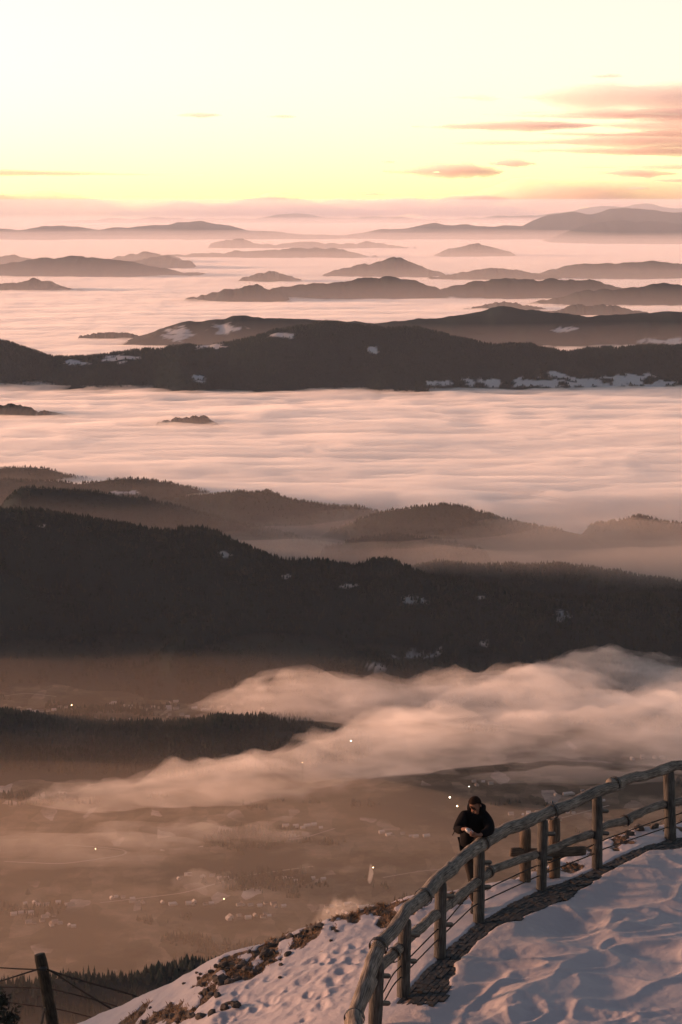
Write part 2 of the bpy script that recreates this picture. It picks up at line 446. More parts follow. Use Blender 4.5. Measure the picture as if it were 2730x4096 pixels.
# thin mist lying on the valley floor and between the wooded hills
M_MIST = vol_mat('mist', 0.00029, (1.0, 0.83, 0.66), 0.2)
X, Y = fan(3300, 8200, 90, 90, 0.5)
top = Z_VAL + 72 - 45 * smooth(-100, 600, X) + (85 - 35 * smooth(-200, 500, X)) * (1 - smooth(4700, 5750, Y)) + 45 * smooth(6250, 6700, Y) + (15 + 20 * (1 - smooth(5000, 6100, Y))) * fbm(X / 900, Y / 600, 3, seed=50)
mist = slab('valley_mist', X, Y, top, Z_VAL - 15, M_MIST)
tag(mist, 'thin orange mist over the valley fields', 'mist', kind='stuff')

X, Y = fan(7850, 9900, 90, 110, 0.4)
shore = slab('shore_mist', X, Y, Z_FOG - 32 + 26 * smooth(-100, 900, X) + 26 * fbm(X / 500, Y / 400, 4, seed=52), Z_VAL - 16, vol_mat('shore_mist', 0.0008, (1.0, 0.88, 0.78), 0.2))
tag(shore, 'glowing orange mist between the wooded hills at the fog shore', 'mist', kind='stuff')
X, Y = fan(7750, 12500, 60, 60, 0.5)
hh_ = slab('hill_haze', X, Y, Z_FOG + 105 + 20 * fbm(X / 900, Y / 900, 3, seed=53), Z_VAL - 17, vol_mat('hill_haze', 1.0e-4, (1.0, 0.93, 0.90), 0.1))
tag(hh_, 'faint haze veiling the hills behind the dark ridge', 'haze', kind='stuff')
M_FAR = vol_mat('far_mist', 5.0e-5, (1.0, 0.93, 0.92), 0.0)
X, Y = fan(17000, 139000, 40, 60, 0.9)
far = slab('far_mist', X, Y, Z_FOG + np.interp(Y, [17000, 38000, 70000, 139000], [140, 300, 290, 290]) + 40 * fbm(X / 5000, Y / 5000, 2, seed=51), Z_VAL - 18, M_FAR)
tag(far, 'glowing mist lying between the far low hills', 'mist', kind='stuff')

def lens(name, X, Y, mid, thick, mat, up=0.7):
    """Closed body whose thickness field fades to nothing at its outline."""
    nr, nc = X.shape
    inside = thick > 0
    mid = np.broadcast_to(mid, X.shape)
    th = np.where(inside, thick, 0)
    vt = np.stack([X, Y, mid + th * up], -1).reshape(-1, 3)
    vb = np.stack([X, Y, mid - th * (1 - up)], -1).reshape(-1, 3)
    N = nr * nc
    low = np.where(inside.ravel(), np.arange(N) + N, np.arange(N))
    f = grid_faces(nr, nc)
    keep = inside.ravel()[f].any(1)
    f = f[keep]
    fb = low[f][:, ::-1]
    faces = np.concatenate([f, fb])
    used = np.unique(faces)
    remap = np.zeros(2 * N, np.int64); remap[used] = np.arange(len(used))
    return mesh_np(name, np.concatenate([vt, vb])[used], remap[faces], mat)

# fog bank pouring over the valley: strokes in the photograph, laid on the valley at 60 m height
def stroke_field(X, Y, strokes, zref):
    T = np.full(X.shape, -1e9)
    for pts, rad, th in strokes:
        P = [at_z(a * V, b * V, zref) for a, b in pts]
        for (p, q, r0, r1, t0, t1) in zip(P[:-1], P[1:], rad[:-1], rad[1:], th[:-1], th[1:]):
            d = np.array([q.x - p.x, q.y - p.y]); L2 = (d ** 2).sum()
            s = np.clip(((X - p.x) * d[0] + (Y - p.y) * d[1]) / L2, 0, 1)
            dist = np.hypot(X - p.x - s * d[0], Y - p.y - s * d[1])
            r = 1.35 * (r0 + (r1 - r0) * s); t = t0 + (t1 - t0) * s
            e = dist / r
            T = np.maximum(T, t * np.where(e < 1, np.cos(e * np.pi / 2) ** 2.0, -0.5 * (e - 1)))
    return T
gy_ = np.linspace(4600, 8000, 350); gx_ = np.linspace(-1500, 2400, 350)
X, Y = np.meshgrid(gx_, gy_)
ST = [([(450, 1612), (620, 1608), (850, 1612), (1150, 1622), (1300, 1590), (1420, 1560), (1600, 1580), (2000, 1590)],
       [60, 170, 190, 210, 240, 260, 280, 280], [35, 75, 80, 72, 66, 66, 62, 55]),
      ([(2000, 1690), (1560, 1680), (1250, 1690), (1000, 1705), (800, 1735), (600, 1775), (400, 1810), (230, 1835), (110, 1832)],
       [300, 260, 220, 200, 170, 150, 120, 90, 50], [80, 80, 70, 70, 65, 60, 50, 45, 30]),
      ([(2000, 1640), (1560, 1636), (1250, 1648), (1020, 1658), (880, 1668)], [280, 260, 200, 150, 80], [75, 75, 60, 45, 20]),
      ([(1250, 1560), (1330, 1535), (1450, 1545)], [80, 110, 90], [20, 40, 25]),
      ([(420, 1895), (560, 1905), (720, 1910)], [40, 60, 40], [6, 10, 5])]
T = stroke_field(X, Y, ST, Z_VAL + 55)
n1 = fbm(X / 330, Y / 330, 5, seed=60); n2 = billow(X / 260, Y / 200, 4, seed=61)
n3 = fbm(X / 90, Y / 90, 4, seed=63)
T = 1.05 * (T * (1 + 0.45 * n1) + 12 * (n2 - 0.4) * smooth(-10, 40, T) + 12 * n1 + 9 * n3)
def wisp_mat():
    m, nt, o = new_mat('fog_bank')
    v = nt.nodes.new('ShaderNodeVolumePrincipled')
    v.inputs['Color'].default_value = (1.0, 0.965, 0.93, 1); v.inputs['Anisotropy'].default_value = 0.35
    v.inputs['Density Attribute'].default_value = ''
    g = nt.nodes.new('ShaderNodeNewGeometry')
    mp = nt.nodes.new('ShaderNodeMapping'); mp.inputs['Scale'].default_value = (0.0060, 0.0085, 0.020); mp.inputs['Rotation'].default_value = (0, 0, 0.25)
    nt.links.new(g.outputs['Position'], mp.inputs[0])
    n = nt.nodes.new('ShaderNodeTexNoise'); n.inputs['Scale'].default_value = 1.0; n.inputs['Detail'].default_value = 6; n.inputs['Roughness'].default_value = 0.66; n.inputs['Distortion'].default_value = 0.5
    nt.links.new(mp.outputs[0], n.inputs['Vector'])
    r = nt.nodes.new('ShaderNodeMapRange'); r.inputs['From Min'].default_value = 0.36; r.inputs['From Max'].default_value = 0.70; r.inputs['To Min'].default_value = 0.0; r.inputs['To Max'].default_value = 0.006
    nt.links.new(n.outputs['Fac'], r.inputs['Value'])
    nt.links.new(r.outputs[0], v.inputs['Density'])
    nt.links.new(v.outputs[0], o.inputs['Volume'])
    return m
M_BANK = wisp_mat()
M_BANK.cycles.volume_step_rate = 0.2
bank = lens('fog_bank', X, Y, Z_VAL + 40 + 14 * fbm(X / 800, Y / 800, 2, seed=62), T * 1.55, M_BANK, up=0.72)
tag(bank, 'peach fog bank with two tongues spilling across the valley below the dark ridge', 'fog', kind='stuff')

# ------------------------------------------------------------------ air
def box(name, lo, hi, mat):
    x0, y0, z0 = lo; x1, y1, z1 = hi
    v = [(x0, y0, z0), (x1, y0, z0), (x1, y1, z0), (x0, y1, z0), (x0, y0, z1), (x1, y0, z1), (x1, y1, z1), (x0, y1, z1)]
    f = [(3, 2, 1, 0), (4, 5, 6, 7), (0, 1, 5, 4), (1, 2, 6, 5), (2, 3, 7, 6), (3, 0, 4, 7)]
    return mesh_np(name, v, f, mat, smooth_shade=False)
haze = box('haze', (-265000, -62000, Z_VAL - 25), (265000, 141000, 30), M_HAZE)
tag(haze, 'thin pink haze filling the air over the valley', 'haze', kind='stuff')

far_air = box('distant_haze', (-200000, 32000, Z_VAL - 19), (200000, 139500, 22), vol_mat('distant_haze', 5.5e-6, (0.85, 0.88, 1.0), 0.0))
tag(far_air, 'pale air veiling the far mountain ranges', 'haze', kind='stuff')

# ------------------------------------------------------------------ clouds in the sky (beyond the haze)
M_CLOUD = vol_mat('cloud', 4.2e-4, (0.97, 0.84, 0.90), 0.0)
def cloud(x0, x1, ymid, h, label, seed, D=165000, shape=0.5, tilt=0, n=70, depth=5000):
    c = at_y((x0 + x1) / 2 * V, ymid * V, D)
    L = 1.22 * (x1 - x0) * V / FPX * D
    H = 1.7 * h * V / FPX * D
    xs = np.linspace(-0.5, 0.5, n) * L * 1.1
    ys = np.linspace(-0.5, 0.5, 26) * depth * 1.1
    X, Y = np.meshgrid(xs, ys)
    u = X / (L / 2); v = Y / (depth / 2)
    env = np.clip(1 - np.abs(u - shape * (1 - u * u) * 0.6) ** 1.7, -1, 1) - v ** 2 * 0.9
    t = H * (env + 0.33 * fbm(X / (L * 0.14 + 600), Y / (depth * 0.5), 4, seed=seed)) * 1.05
    mid = c.z + tilt * X + H * 0.12 * fbm(X / (L * 0.25), Y / depth, 3, seed=seed + 4)
    o = lens('cloud', X + c.x, Y + c.y, mid, t, M_CLOUD, up=0.55)
    tag(o, label, 'cloud', 'pink streak clouds in the sky')
    return o
CL = [
 (1260, 2100, 262, 26, 'wide pale pink veil filling the right cloud group', 0.6, 0.0),
 (1330, 2100, 308, 14, 'pale pink veil low in the right cloud group at the edge', 0.5, 0.0),
 (1170, 2050, 226, 66, 'big broad pink cloud at the upper right edge', 0.7, 0.0),
 (1195, 1520, 267, 8, 'thin pink streak just under the big upper right cloud', 0.2, 0.0),
 (1005, 1340, 290, 13, 'long thin pink streak reaching furthest left at the right side', 0.3, 0.006),
 (1310, 1900, 288, 26, 'broad pale pink cloud below the big upper right cloud', 0.6, 0.0),
 (1120, 1900, 324, 22, 'long pink cloud band low in the right cloud group', 0.6, 0.012),
 (1235, 1850, 347, 16, 'lowest pale band of the right cloud group', 0.5, 0.0),
 (920, 1140, 394, 20, 'lone lens-shaped pink cloud right of centre', 0.3, 0.0),
 (1132, 1222, 376, 10, 'small pink cloud beside the lone lens-shaped one', 0.0, -0.01),
 (1362, 1800, 383, 9, 'thin pink streak above the right mountains', 0.5, 0.008),
 (1390, 1545, 399, 11, 'short ragged pink cloud above the right mountains', -0.2, -0.012),
 (1505, 1640, 415, 5, 'tiny pink streak at the right edge above the mountains', 0.0, 0.0),
 (1440, 1490, 433, 4, 'tiny pink fleck just above the right mountain bank', 0.0, 0.0),
 (-220, 365, 398, 8, 'long thin pink streak at the left edge', -0.5, -0.01),
 (985, 1155, 460, 12, 'narrow pink cloud just above the horizon bank', 0.4, 0.016),
 (405, 500, 265, 6, 'small faint orange wisp high on the left', 0.3, 0.0),
 (622, 678, 268, 4, 'smallest faint wisp high in the sky left of centre', 0.0, 0.0),
 (1362, 1430, 175, 4, 'faint wisp above the big upper right cloud', 0.0, 0.02),
 (880, 908, 372, 3, 'pinpoint wisp above the lone lens-shaped cloud', 0.0, 0.0),
 (570, 665, 457, 4, 'faint wisp low over the horizon left of centre', 0.0, 0.0),
 (825, 885, 446, 3, 'faint wisp low over the horizon at centre', 0.0, 0.0),
]
for i, (x0, x1, ym, h, lab, sh, tl) in enumerate(CL):
    cloud(x0, x1, ym, h, lab, 200 + i * 3, shape=sh, tilt=tl, D=165000 + 900 * i, n=90, depth=5000 if h > 9 else 3000)
cloud(-700, 590, 490, 58, 'long pink cloud bank lying on the left horizon', 281, D=190000, shape=-0.3, n=160)
cloud(300, 830, 492, 36, 'thin pink bank on the horizon left of centre', 284, D=186000, shape=0.2, n=120)
cloud(560, 1180, 494, 38, 'low pink bank on the horizon at centre', 287, D=188000, shape=0.3, n=120)
cloud(880, 2100, 488, 74, 'pink cloud bank humped behind the right mountains', 290, D=190000, shape=0.0, n=160)

# ================================================================== foreground: the snowy summit
EDGE = np.array([(-30, 41, -29.5), (-12, 39.5, -18.2), (-6.5, 38.3, -14.6), (-4.25, 37.3, -13.07), (-2.7, 36.5, -12.15), (-1.83, 36.3, -11.60), (-1.17, 36.3, -11.41),
                 (-0.2, 36.3, -11.04), (1.17, 36.7, -10.79), (2.8, 37.4, -10.73), (3.65, 38.9, -10.81), (5.0, 40.6, -10.76),
                 (5.95, 41.4, -10.85), (9, 43, -10.9), (40, 48, -12)])
def ground_base(x, y):
    x = np.asarray(x, float); y = np.asarray(y, float)
    ye = np.interp(x, EDGE[:, 0], EDGE[:, 1]); ze = np.interp(x, EDGE[:, 0], EDGE[:, 2])
    d = y - ye
    inside = np.minimum(-d, 12) * 0.045 * smooth(0, 3, -d)
    drop = 0.75 * (np.sqrt(np.maximum(d, 0) ** 2 + 0.16) - 0.4)
    z = ze + np.where(d < 0, inside, -drop)
    z = z + 0.31 * np.maximum(0, 28 - y)
    return z
POSTPX = {'A': (1500, 4108), 'B': (1615, 3980), 'C': (1761, 3825), 'D': (1916, 3684), 'E': (2166, 3552), 'F': (2390, 3465), 'G': (2682, 3351), 'H': (3000, 3250)}
def hit(px, py, y0=24, y1=60):
    a, b = ray(px, py)
    ys = np.linspace(y0, y1, 3601)
    g = ground_base(a * ys, ys)
    k = np.argmax(b * ys < g)
    return Vector((a * ys[k], ys[k], float(g[k])))
POST = {k: hit(*p) for k, p in POSTPX.items()}
POST['H'] = POST['G'] + Vector((1.5, 1.2, 0.0))
FX = np.array([POST[k].x for k in 'ABCDEFGH']); FY = np.array([POST[k].y for k in 'ABCDEFGH'])
def fence_dist(x, y):
    """Signed distance to the fence line, positive on the near (right) side, and length along it."""
    best = np.full(np.shape(x), 1e9); sg = np.zeros(np.shape(x)); al = np.zeros(np.shape(x)); acc = 0.0
    for i in range(len(FX) - 1):
        dx, dy = FX[i + 1] - FX[i], FY[i + 1] - FY[i]; L = math.hypot(dx, dy)
        t = ((x - FX[i]) * dx + (y - FY[i]) * dy) / L ** 2
        tc = np.clip(t, -3 if i == 0 else 0, 1)
        ex, ey = x - FX[i] - tc * dx, y - FY[i] - tc * dy
        dist = np.hypot(ex, ey)
        sd = dist * np.sign(dy * ex - dx * ey)
        m = dist < best
        best = np.where(m, dist, best); sg = np.where(m, sd, sg); al = np.where(m, acc + tc * L, al)
        acc += L
    return sg, al
def pave_mask(x, y):
    sd, al = fence_dist(x, y)
    e = 0.10 * fbm(x * 1.3, y * 1.3, 3, seed=90)
    w = 0.42 + 0.16 * np.sin(al * 1.1 + 0.6) + e
    m = smooth(-0.02, 0.08, sd + 0.05 + e * 0.4) * (1 - smooth(w - 0.05, w + 0.05, sd))
    gap = smooth(0.0, 0.3, fbm(al * 0.45 + 3.1, al * 0, 2, seed=91) + 0.72)
    gap = gap * smooth(0.6, 1.6, al)
    return m * gap
BAND = [at for at in [(560, 4085), (700, 4040), (820, 3960), (950, 3880), (1060, 3810), (1160, 3760), (1260, 3715), (1380, 3665), (1500, 3632)]]
BANDP = [hit(*p) for p in BAND]
def band_mask(x, y):
    d = np.full(np.shape(x), 1e9)
    for p, q in zip(BANDP[:-1], BANDP[1:]):
        dx, dy = q.x - p.x, q.y - p.y
        t = np.clip(((x - p.x) * dx + (y - p.y) * dy) / (dx * dx + dy * dy), 0, 1)
        d = np.minimum(d, np.hypot((x - p.x - t * dx), (y - p.y - t * dy) * 0.6))
    n = fbm(x * 2.2, y * 1.1, 5, seed=92)
    return smooth(0.02, 0.16, n * 0.5 + 0.22 - d * 0.62)
def far_strip(x, y):
    ye = np.interp(x, EDGE[:, 0], EDGE[:, 1])
    d = ye - y
    n = fbm(x * 2.6, y * 1.6, 4, seed=95)
    right = smooth(2.6, 3.4, x)
    m = smooth(0.1, 0.35, n + 0.35 - np.abs(d - 0.1) * 1.6) * smooth(-0.8, 0.2, x) * (1 - smooth(2.0, 2.6, x))
    sd, al = fence_dist(x, y)
    m2 = right * smooth(0.05, 0.3, fbm(x * 2.0, y * 1.4, 4, seed=96) - 0.12) * smooth(-0.1, -0.3, sd)
    return np.maximum(m, m2)
rngf = np.random.RandomState(5)
PRINTS = []
for (p0, p1, n) in [((700, 4096), (1330, 3800), 24), ((1000, 4060), (1480, 3750), 22), ((1180, 4090), (1420, 3860), 16), ((1250, 4000), (1600, 3700), 16), ((880, 4090), (1150, 3950), 14)]:
    for i in range(n):
        t = (i + rngf.rand() * 0.6) / n
        px = p0[0] + (p1[0] - p0[0]) * t + rngf.randn() * 26
        py = p0[1] + (p1[1] - p0[1]) * t + rngf.randn() * 12
        h = hit(px, py)
        PRINTS.append((h.x, h.y, 0.05 + 0.08 * rngf.rand(), 0.09 + 0.14 * rngf.rand(), 0.008 + 0.026 * rngf.rand() ** 1.5))
def ridged(x, y, seed, sharp=1.7):
    return (1 - np.abs(perlin(x, y, seed))) ** sharp
def detail(x, y):
    sd, al = fence_dist(x, y)
    right = smooth(0.3, 1.2, sd)
    # wind-carved snow on the near side: long curved crests with a soft windward and a sharp lee side
    wx = x + 0.55 * fbm(x * 0.5, y * 0.35, 2, seed=80); wy = y + 0.8 * fbm(x * 0.5 + 9, y * 0.35, 2, seed=81)
    u = wx * 0.72 + wy * 0.42
    vv = -wx * 0.35 + wy * 0.55
    c = ridged(u * 0.34, vv * 0.62, 82, 3.0) * 0.11
    c2 = ridged(u * 0.9 + 4, vv * 1.25, 83, 4.0) * 0.046 * (0.4 + smooth(-0.3, 0.4, fbm(x * 0.4, y * 0.3, 2, seed=86)))
    big = 0.08 * fbm(x * 0.22, y * 0.18, 2, seed=84)
    fine = 0.007 * fbm(x * 3.2, y * 2.4, 5, gain=0.6, seed=85) + 0.006 * ridged(u * 3.0, vv * 4.5, 73, 2.0)
    rough = smooth(0.15, 0.5, fbm(x * 0.35 + 5, y * 0.25, 2, seed=98)) * 0.016 * fbm(x * 5, y * 4, 4, seed=87)
    c3 = np.maximum(0, ridged(u * 0.55 + 2.3, vv * 0.85 + 1.1, 75, 9.0) - 0.25) * 0.05
    zr = c + c2 + c3 + big + fine + rough - 0.16
    # trampled, wind-rippled slope on the far side
    q = 0.030 * fbm(x * 1.3, y * 0.9, 4, seed=88) + 0.022 * ridged(x * 0.8 + y * 0.25, y * 1.3, 89, 2.0) + 0.012 * fbm(x * 5, y * 4, 3, seed=93) - 0.03
    z = zr * right + q * (1 - right)
    for (cx, cy_, rx, ry, dp) in PRINTS:
        m = (np.abs(x - cx) < 3 * rx) & (np.abs(y - cy_) < 3 * ry)
        if m.any():
            e = ((x[m] - cx) / rx) ** 2 + ((y[m] - cy_) / ry) ** 2
            z[m] += -dp * np.exp(-e ** 1.5) + dp * 0.35 * np.exp(-((np.sqrt(e) - 1.35) / 0.3) ** 2)
    pm = pave_mask(x, y)
    z = z * (1 - smooth(0.9, 0.1, np.abs(sd)) * 0.65)
    z = z - 0.06 * pm
    bm = np.maximum(band_mask(x, y), far_strip(x, y))
    z = z + bm * 0.05 * fbm(x * 6, y * 5, 3, seed=94) - 0.02 * bm
    return z, pm, bm
def cgrid(lo, f0, f1, hi, step, grow=1.25):
    mid = list(np.arange(f0, f1, step))
    a = []; st = step; p = f0
    while p > lo:
        st = min(st * grow, 4); p -= st; a.append(p)
    b = []; st = step; p = mid[-1]
    while p < hi:
        st = min(st * grow, 4); p += st; b.append(p)
    return np.array(a[::-1] + mid + b)
xs = cgrid(-45, -5.4, 6.4, 60, 0.026); ys = cgrid(-12, 28.2, 42.5, 130, 0.036)
X, Y = np.meshgrid(xs, ys)
Zb = ground_base(X, Y)
dz, PM, BM = detail(X, Y)
fade = smooth(-9, -6, X) * (1 - smooth(8, 14, X)) * smooth(20, 26, Y) * (1 - smooth(44, 50, Y))
Zg = Zb + dz * fade + (1 - fade) * 0.25 * fbm(X * 0.3, Y * 0.3, 3, seed=97) * smooth(0, 12, np.hypot(X, Y) - 3)
def snow_mat():
    m, nt, o = new_mat('snow')
    b = bsdf(nt, o, (0.82, 0.82, 0.85), 0.75, 0.25)
    at = nt.nodes.new('ShaderNodeAttribute'); at.attribute_name = 'bare'
    g = nt.nodes.new('ShaderNodeNewGeometry')
    n = nt.nodes.new('ShaderNodeTexNoise'); n.inputs['Scale'].default_value = 9; n.inputs['Detail'].default_value = 8
    nt.links.new(g.outputs['Position'], n.inputs['Vector'])
    r = nt.nodes.new('ShaderNodeValToRGB')
    r.color_ramp.elements[0].position = 0.35; r.color_ramp.elements[0].color = (0.035, 0.025, 0.018, 1)
    r.color_ramp.elements[1].position = 0.68; r.color_ramp.elements[1].color = (0.16, 0.10, 0.06, 1)
    nt.links.new(n.outputs['Fac'], r.inputs[0])
    ma = nt.nodes.new('ShaderNodeMath'); ma.operation = 'MULTIPLY_ADD'; ma.inputs[1].default_value = 1.3
    ad = nt.nodes.new('ShaderNodeMath'); ad.operation = 'SUBTRACT'; ad.inputs[1].default_value = 0.52
    nt.links.new(n.outputs['Fac'], ad.inputs[0])
    nt.links.new(at.outputs['Fac'], ma.inputs[0]); nt.links.new(ad.outputs[0], ma.inputs[2])
    st = nt.nodes.new('ShaderNodeMapRange'); st.inputs['From Min'].default_value = 0.40; st.inputs['From Max'].default_value = 0.62
    nt.links.new(ma.outputs[0], st.inputs['Value'])
    mx = nt.nodes.new('ShaderNodeMix'); mx.data_type = 'RGBA'
    mx.inputs[6].default_value = (0.36, 0.325, 0.33, 1)
    nt.links.new(st.outputs[0], mx.inputs[0]); nt.links.new(r.outputs[0], mx.inputs[7])
    nt.links.new(mx.outputs[2], b.inputs['Base Color'])
    n2 = nt.nodes.new('ShaderNodeTexNoise'); n2.inputs['Scale'].default_value = 22; n2.inputs['Detail'].default_value = 10; n2.inputs['Roughness'].default_value = 0.65
    nt.links.new(g.outputs['Position'], n2.inputs['Vector'])
    bu = nt.nodes.new('ShaderNodeBump'); bu.inputs['Strength'].default_value = 0.5; bu.inputs['Distance'].default_value = 0.02
    nt.links.new(n2.outputs['Fac'], bu.inputs['Height']); nt.links.new(bu.outputs[0], b.inputs['Normal'])
    return m
M_SNOW = snow_mat()
snow = mesh_np('snow_ground', np.stack([X, Y, Zg], -1).reshape(-1, 3), grid_faces(*X.shape), M_SNOW)
a = snow.data.attributes.new('bare', 'FLOAT', 'POINT')
a.data.foreach_set('value', np.maximum(PM, BM).astype(np.float32).ravel())
tag(snow, kind='structure')
def gz(x, y):
    i = int(np.clip(np.searchsorted(xs, x) - 1, 0, len(xs) - 2)); j = int(np.clip(np.searchsorted(ys, y) - 1, 0, len(ys) - 2))
    a = (x - xs[i]) / (xs[i + 1] - xs[i]); b = (y - ys[j]) / (ys[j + 1] - ys[j])
    return float((Zg[j, i] * (1 - a) + Zg[j, i + 1] * a) * (1 - b) + (Zg[j + 1, i] * (1 - a) + Zg[j + 1, i + 1] * a) * b)
# the mountain under the summit
mx_ = np.concatenate([-np.geomspace(4000, 20, 40), np.linspace(-15, 15, 7), np.geomspace(20, 4000, 40)])
my_ = np.concatenate([-np.geomspace(4000, 20, 30), np.linspace(0, 120, 13), np.geomspace(140, 2600, 40)])
X, Y = np.meshgrid(mx_, my_)
r = np.hypot(np.maximum(0, np.abs(X) - 20) * 0.85, np.where(Y > 0, np.maximum(0, Y - 45), np.maximum(0, -Y - 30)))
Zm = np.maximum(Z_VAL - 8, -40 - 0.72 * r + 0.06 * r * fbm(X / 300, Y / 300, 4, seed=99))
mount = mesh_np('mountain_slope', np.stack([X, Y, Zm], -1).reshape(-1, 3), grid_faces(*X.shape), M_SNOW)
tag(mount, kind='structure')

kx, ky = np.meshgrid(np.linspace(-120, -36, 60), np.linspace(8, 102, 60))  # added mound out of view on the left, blocks part of the low sun
kd = np.hypot((kx + 72) / 34, (ky - 55) / 40)
kz = -62 + 57.0 * np.clip(1 - kd ** 2.2, -0.2, 1) ** 1 + 1.2 * fbm(kx / 9, ky / 9, 4, seed=110)
sun_blocker = mesh_np('added_sun_blocker', np.stack([kx, ky, kz], -1).reshape(-1, 3), grid_faces(60, 60), M_SNOW)
tag(sun_blocker, kind='structure')

# ------------------------------------------------------------------ wood and metal
def wood_mat(name, c0, c1, c2):
    m, nt, o = new_mat(name)
    b = bsdf(nt, o, c1, 0.85, 0.2)
    uv = nt.nodes.new('ShaderNodeUVMap'); uv.uv_map = 'UVMap'
    mp = nt.nodes.new('ShaderNodeMapping'); mp.inputs['Scale'].default_value = (1.6, 14.0, 1.0)
    nt.links.new(uv.outputs[0], mp.inputs[0])
    n = nt.nodes.new('ShaderNodeTexNoise'); n.inputs['Scale'].default_value = 3.0; n.inputs['Detail'].default_value = 8; n.inputs['Distortion'].default_value = 0.4
    nt.links.new(mp.outputs[0], n.inputs['Vector'])
    r = nt.nodes.new('ShaderNodeValToRGB')
    e = r.color_ramp.elements
    e[0].position = 0.33; e[0].color = (*c0, 1); e[1].position = 0.68; e[1].color = (*c2, 1)
    k = e.new(0.48); k.color = (*c1, 1)
    nt.links.new(n.outputs['Fac'], r.inputs[0])
    g = nt.nodes.new('ShaderNodeNewGeometry')
    n2 = nt.nodes.new('ShaderNodeTexNoise'); n2.inputs['Scale'].default_value = 5.0; n2.inputs['Detail'].default_value = 5
    nt.links.new(g.outputs['Position'], n2.inputs['Vector'])
    mr = nt.nodes.new('ShaderNodeMapRange'); mr.inputs['From Min'].default_value = 0.3; mr.inputs['From Max'].default_value = 0.7; mr.inputs['To Min'].default_value = 0.55; mr.inputs['To Max'].default_value = 1.15
    nt.links.new(n2.outputs['Fac'], mr.inputs[0])
    mu = nt.nodes.new('ShaderNodeMix'); mu.data_type = 'RGBA'; mu.blend_type = 'MULTIPLY'; mu.inputs[0].default_value = 1
    nt.links.new(r.outputs[0], mu.inputs[6]); nt.links.new(mr.outputs[0], mu.inputs[7])
    nt.links.new(mu.outputs[2], b.inputs['Base Color'])
    bu = nt.nodes.new('ShaderNodeBump'); bu.inputs['Strength'].default_value = 0.8; bu.inputs['Distance'].default_value = 0.015
    nt.links.new(n.outputs['Fac'], bu.inputs['Height']); nt.links.new(bu.outputs[0], b.inputs['Normal'])
    return m
M_WOOD = wood_mat('weathered_wood', (0.034, 0.031, 0.027), (0.125, 0.11, 0.094), (0.23, 0.205, 0.175))
M_POST = wood_mat('grey_post_wood', (0.018, 0.018, 0.017), (0.056, 0.054, 0.050), (0.10, 0.096, 0.09))
M_POLE = wood_mat('dark_pole_wood', (0.012, 0.01, 0.008), (0.035, 0.028, 0.02), (0.06, 0.046, 0.034))
M_WOOD2 = wood_mat('brown_wood', (0.03, 0.024, 0.019), (0.085, 0.066, 0.05), (0.14, 0.11, 0.085))
def plain(name, c, rough=0.6, metal=0.0, spec=0.4):
    m, nt, o = new_mat(name)
    b = bsdf(nt, o, c, rough, spec); b.inputs['Metallic'].default_value = metal
    g = nt.nodes.new('ShaderNodeNewGeometry')
    n = nt.nodes.new('ShaderNodeTexNoise'); n.inputs['Scale'].default_value = 30; n.inputs['Detail'].default_value = 4
    nt.links.new(g.outputs['Position'], n.inputs['Vector'])
    r = nt.nodes.new('ShaderNodeValToRGB')
    r.color_ramp.elements[0].color = (*[q * 0.65 for q in c], 1); r.color_ramp.elements[1].color = (*[min(1, q * 1.35) for q in c], 1)
    nt.links.new(n.outputs['Fac'], r.inputs[0]); nt.links.new(r.outputs[0], b.inputs['Base Color'])
    return m
M_IRON = plain('dark_iron', (0.025, 0.023, 0.022), 0.6, 0.3)
M_CABLE = plain('steel_cable', (0.022, 0.02, 0.018), 0.8, 0.0, 0.2)
M_PAVER = plain('paver', (0.026, 0.027, 0.027), 0.9)
M_ROCK = plain('rock', (0.055, 0.045, 0.038), 0.95)
M_GRASS = plain('dry_grass', (0.17, 0.095, 0.045), 0.9)

